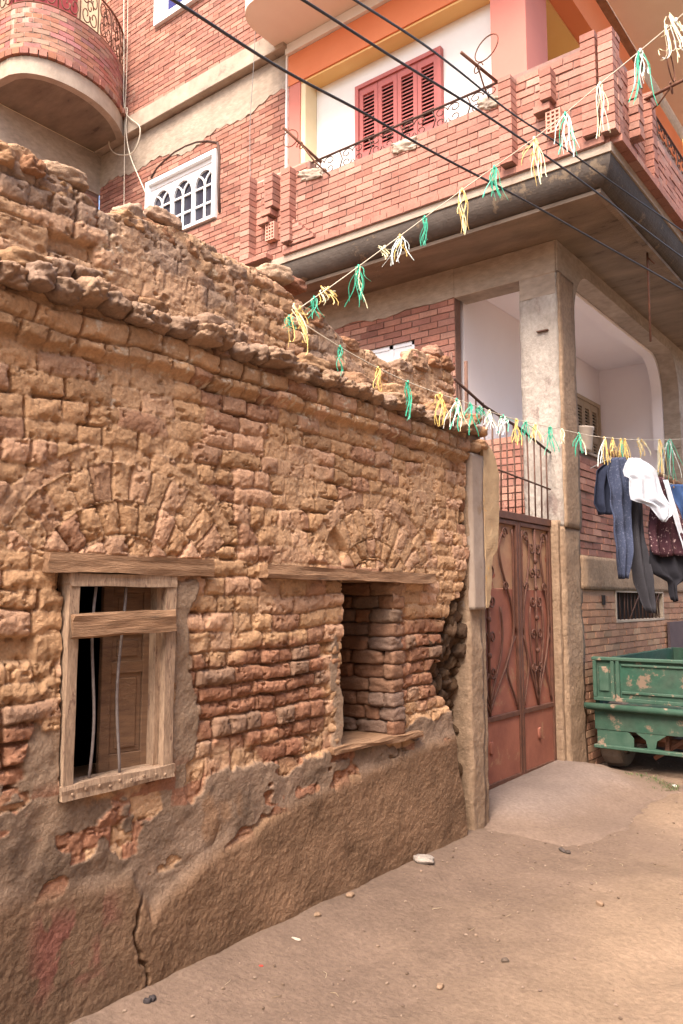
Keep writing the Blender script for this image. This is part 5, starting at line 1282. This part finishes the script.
for C_, lab in ((C1, 'white bunting string rising from the mud wall over the balcony corner'), (C2, 'bunting string running along the mud wall top and past the gate')):
    b = MB(); b.tube([tuple(p) for p in C_], .0028 if C_ is C1 else .0032, 5); one(b, 'bunting_string', 'cord', lab, 'string', 'bunting strings')
def on(C_, px):
    best = min(range(len(C_)), key=lambda k: abs(projx(C_[k])[0] - px)); return C_[best], projx(C_[best])[1]
def tassel(C_, px, hpx, wpx, cols, lab, style=0, seed=0, dx=0):
    p, d_ = on(C_, px); Lm = hpx * 1.12 / F_PX * d_; Wm = wpx * 1.05 / F_PX * d_; rs = random.Random(seed * 17 + 3)
    Rt = Vector((math.cos(YAW), math.sin(YAW), 0)); Nn = Vector((-Rt.y, Rt.x, 0))
    t0 = MB(); mi = {}
    strips = max(5, int(5 + wpx / 3.5)); vsets = []
    for k in range(strips):
        a = (k + .5) / strips * 2 - 1; a += rs.uniform(-.4, .4); L = Lm * rs.choice([rs.uniform(.35, .7), rs.uniform(.75, 1.0), rs.uniform(.8, 1.0)]); wid = rs.uniform(.0026, .0055) * (1.1 if d_ < 4.6 else 1.5); ph = rs.uniform(0, 6); curl = rs.uniform(.3, 1.0) if style else .15
        pts = []; nseg = 10; tw = rs.uniform(-1.5, 1.5)
        for q in range(nseg + 1):
            t = q / nseg; sx = a * Wm / 2 * (t ** .8) + math.sin(ph + t * 5) * (.010 + .008 * curl); sn = rs.uniform(-.002, .002) + math.cos(ph + t * 3) * .012 * t
            zz = -L * t
            if style == 2: sx += .02 * math.sin(t * 9 + ph); zz = -L * (t * .8 + .15 * math.sin(t * 8 + ph)) 
            pts.append(Vector((0, 0, zz)) + Rt * (sx + dx * t) + Nn * sn)
        vs = []; fs = []
        for q, c in enumerate(pts):
            an = tw * q / nseg + rs.uniform(-.08, .08); w_ = Rt * math.cos(an) + Nn * math.sin(an); vs += [tuple(c - w_ * wid / 2), tuple(c + w_ * wid / 2)]
        for q in range(nseg): fs.append((q * 2, q * 2 + 1, q * 2 + 3, q * 2 + 2))
        ci = rs.choice(cols); b0 = len(t0.f); t0.add(vs, fs); mi.setdefault(ci, []).extend(range(b0, len(t0.f)))
    b0 = len(t0.f); t0.tube([tuple(Nn * 0 + Vector((0, 0, .010))), (0, 0, -.012)], .006, 6); mi.setdefault(cols[0], []).extend(range(b0, len(t0.f)))
    b0 = len(t0.f)
    o = t0.build('streamer_tassel', cols[0], recalc=False); o.data.materials.clear(); ks = list(mi.keys())
    for k in ks: o.data.materials.append(M[k])
    for j, k in enumerate(ks):
        for f in mi[k]: o.data.polygons[f].material_index = j
    md = o.modifiers.new('thick', 'SOLIDIFY'); md.thickness = .0012
    o.location = p; tag(o, lab, 'streamer', 'plastic streamers on the bunting strings')
for k, a in enumerate([
    (C1, 678, 52, 34, ['tw', 'tp'], 'big curly white streamer at the top right edge', 2),
    (C1, 638, 55, 26, ['tw', 'tg'], 'white and green streamer hanging over the orange beam', 0),
    (C1, 602, 52, 16, ['tp', 'tw'], 'pale cream streamer in front of the corner of the brick balcony', 0),
    (C1, 567, 42, 26, ['tg', 'tw'], 'green and white streamer left of the balcony corner, beside the tall brick piers', 0),
    (C1, 537, 46, 24, ['tp', 'ty'], 'pale yellow streamer in front of the hollow block of the balcony', 0),
    (C1, 497, 32, 20, ['tg'], 'green streamer fanned out beside the lowest cable under the balcony bricks', 0),
    (C1, 462, 42, 12, ['ty', 'tp'], 'narrow yellow streamer across the dark cornice', 1),
    (C1, 427, 28, 9, ['tg'], 'small green streamer across the dark cornice', 0),
    (C1, 400, 30, 24, ['ty', 'tw'], 'yellow and white streamer just below the dark cornice', 0),
    (C1, 384, 14, 8, ['tp'], 'tiny pale loop on the string below the dark cornice', 2),
    (C1, 357, 40, 22, ['tg', 'tg', 'tp'], 'long green bunch with a pale strand above the brick strip', 1),
    (C1, 329, 18, 16, ['ty', 'tp'], 'small curled yellow streamer above the mud wall', 2),
    (C1, 313, 20, 14, ['tg'], 'small green streamer hanging right at the top of the mud wall', 0),
    (C1, 299, 48, 24, ['ty', 'ty', 'tp'], 'large tangled yellow streamer hanging over the mud parapet', 2),
    (C1, 289, 14, 12, ['tg'], 'short green streamer at the low end of the rising string', 1),
    (C2, 340, 26, 7, ['tg'], 'thin green streamer first from the left on the lower string', 0),
    (C2, 377, 22, 8, ['ty'], 'thin yellow streamer above the ledge, second from the left on the lower string', 0),
    (C2, 407, 38, 10, ['tg'], 'long narrow green streamer hanging over the stone ledge', 0),
    (C2, 440, 32, 16, ['ty'], 'yellow streamer before the raised end of the mud parapet', 1),
    (C2, 457, 30, 22, ['tg', 'tp', 'tw'], 'mixed green and pale streamer at the end of the mud wall', 0),
    (C2, 469, 30, 12, ['tg'], 'bright green streamer directly over the gate pillar', 0),
    (C2, 480, 16, 12, ['tg', 'tg'], 'short green streamer just right of the pillar', 1),
    (C2, 491, 20, 14, ['tp', 'tw'], 'pale streamer before the first bars of the grille', 0),
    (C2, 503, 18, 24, ['tg', 'tw'], 'wide green streamer on the left part of the grille', 1),
    (C2, 515, 24, 9, ['ty'], 'yellow streamer on the middle of the grille', 0),
    (C2, 527, 18, 12, ['tg'], 'green streamer before the left edge of the concrete column', 0),
    (C2, 535, 20, 14, ['tp', 'ty'], 'pale yellow streamer in front of the concrete column', 0),
    (C2, 550, 26, 14, ['tg'], 'dark green streamer in front of the concrete column at the end of the grille', 0),
    (C2, 561, 14, 6, ['tp'], 'tiny pale streamer at the very corner of the column', 0),
    (C2, 579, 22, 14, ['tg', 'tp'], 'green and pale streamer below the bucket', 0),
    (C2, 603, 28, 12, ['ty', 'tw'], 'yellow and white streamer over the navy jacket', 0),
    (C2, 612, 22, 12, ['ty'], 'short yellow streamer above the blue blouse', 0),
    (C2, 619, 26, 12, ['ty', 'tg'], 'yellow and green streamer above the white T-shirt', 0),
    (C2, 626, 32, 12, ['ty'], 'long yellow streamer touching the shoulder of the white T-shirt', 0),
    (C2, 640, 20, 14, ['ty', 'tp'], 'curled pale orange streamer against the lilac wall', 2),
    (C2, 661, 36, 14, ['ty', 'tp'], 'yellow streamer left of the big green bunch', 0),
    (C2, 671, 38, 26, ['tg', 'tg', 'tw'], 'big green bunch with white strands at the right edge', 1)]):
    tassel(*a, seed=k)

# ============================================================ THINGS ON THE GROUND
random.seed(31)
def gz(x, y): return float(ground_z(np.array([x]), np.array([y]))[0])
def stone(px, py, sz, lab, col_, name='stone', cat='stone', grp=None):
    p = hit(px, py, 2, .0); b = MB(); b.lump((0, 0, 0), sz, (0, 0, random.uniform(0, 3)), random.randint(0, 99), .3, col_, sub=6, box=2.6); o = one(b, name, 'mud', lab, cat, grp); o.location = (p.x, p.y, gz(p.x, p.y) + sz[2] * .35)
stone(424, 870, (.13, .08, .045), 'pale flat stone lying on the dirt by the foot of the mud wall', (.33, .28, .24))
stone(562, 850, (.09, .03, .02), 'dark scrap on the dirt before the cement apron', (.10, .08, .07), 'scrap', 'litter')
stone(568, 852, (.05, .03, .02), 'small dark crumb beside the dark scrap before the apron', (.09, .07, .06), 'scrap', 'litter')
stone(152, 1011, (.035, .025, .02), 'dark lump at the foot of the wall in the bottom left', (.06, .05, .05), 'scrap', 'litter')
stone(147, 1014, (.03, .02, .02), 'smaller dark lump beside the lump in the bottom left', (.06, .05, .05), 'scrap', 'litter')
stone(275, 930, (.05, .02, .012), 'pale scrap on the dirt below the wall between the two windows', (.55, .48, .42), 'scrap', 'litter')
stone(296, 945, (.05, .012, .01), 'thin pale splinter on the dirt near the wall foot', (.50, .42, .34), 'scrap', 'litter')
stone(261, 972, (.02, .012, .006), 'tiny red scrap on the dirt', (.5, .08, .06), 'scrap', 'litter')
stone(675, 787, (.06, .04, .02), 'crumpled white scrap on the ground under the cart', (.7, .68, .62), 'scrap', 'litter')
b = MB()
for k in range(2600):
    x = random.uniform(-2.7, .9); y = random.uniform(1.2, 8.5)
    if x < XM + .1: continue
    if random.random() < sst(-2.4, -.5, x) * .75: continue
    s = random.choice([.003, .004, .004, .006, .008, .013]); c = random.choice([(.26, .18, .13), (.28, .20, .15), (.20, .14, .11), (.16, .11, .08), (.30, .22, .165)]); b.lump((x, y, gz(x, y) + s * .3), (s * 1.5, s, s * .8), (0, 0, random.random() * 6), k, .3, c, sub=2, box=2.2)
one(b, 'gravel', 'mud', 'scattered grit and pebbles on the dirt lane', 'gravel', kind='stuff')
b = MB()
for k in range(90):
    x = random.uniform(-2.6, .6); y = random.uniform(1.5, 7.6); a = random.random() * 3.14; L = random.uniform(.02, .07); z = gz(x, y) + .003
    b.tube([(x, y, z), (x + L * .5 * math.cos(a), y + L * .5 * math.sin(a), z + .004), (x + L * math.cos(a + .3), y + L * math.sin(a + .3), z)], .0011, 4, random.choice([(.45, .36, .24), (.36, .27, .17), (.25, .17, .11)]))
one(b, 'straw', 'mud', 'scattered bits of straw on the dirt lane', 'straw', kind='stuff')
for (px_, py_, L_, lab_) in ((600, 905, .05, 'small brown stone alone on the lane below the apron'), (505, 960, .035, 'small dark pebble in the middle of the lane'), (350, 905, .05, 'crumb of fallen mud brick close to the wall foot'), (318, 925, .04, 'smaller crumb of mud brick at the wall foot, left of the larger crumb'), (440, 985, .04, 'reddish brick chip near the bottom edge of the lane')):
    stone(px_, py_, (L_, L_ * .7, L_ * .5), lab_, (.27, .18, .12) if 'pebble' not in lab_ else (.12, .09, .07))
b = MB(); n = 0
for k in range(1300):
    a = random.random() * 6.28; r = random.random() ** .6; x = -2.52 + .50 * r * math.cos(a); y = 7.30 + .30 * r * math.sin(a)
    if x < XB + .03: continue
    z = max(gz(x, y), 0) + .002; an = random.random() * 6.28; L = random.uniform(.02, .07); w = .003; c = random.choice([(.05, .085, .025), (.08, .11, .035), (.14, .12, .06), (.17, .13, .08)])
    dx, dy = math.cos(an), math.sin(an); up = random.uniform(.1, .7) * L
    b.add([(x - dy * w, y + dx * w, z), (x + dy * w, y - dx * w, z), (x + dx * L * .5 + dy * w, y + dy * L * .5 - dx * w, z + up), (x + dx * L * .5 - dy * w, y + dy * L * .5 + dx * w, z + up), (x + dx * L, y + dy * L, z + up * .7)], [(0, 1, 2, 3), (3, 2, 4)], c)
M['grass'] = mk('grass_blades', (1, 1, 1), attr=True, ns=20, bump=0, noise_amt=.2, rough=.8)
one(b, 'grass', 'grass', 'small patch of low green grass before the cart wheel', 'grass', kind='stuff')

# ============================================================ OPPOSITE SIDE OF THE LANE (behind the camera)
M['oppw'] = mk('pale_lane_render', (.56, .44, .33), (.48, .37, .27), ns=2, bump=.3, bs=30)
opp = thing('opposite_house', 'plain brick house lining the far side of the lane', 'house', (4, 4, 0))
b = MB(); b.box((2.5, -7, 0), (9, 9.5, 8.0)); b.build('wall', 'oppw', opp)
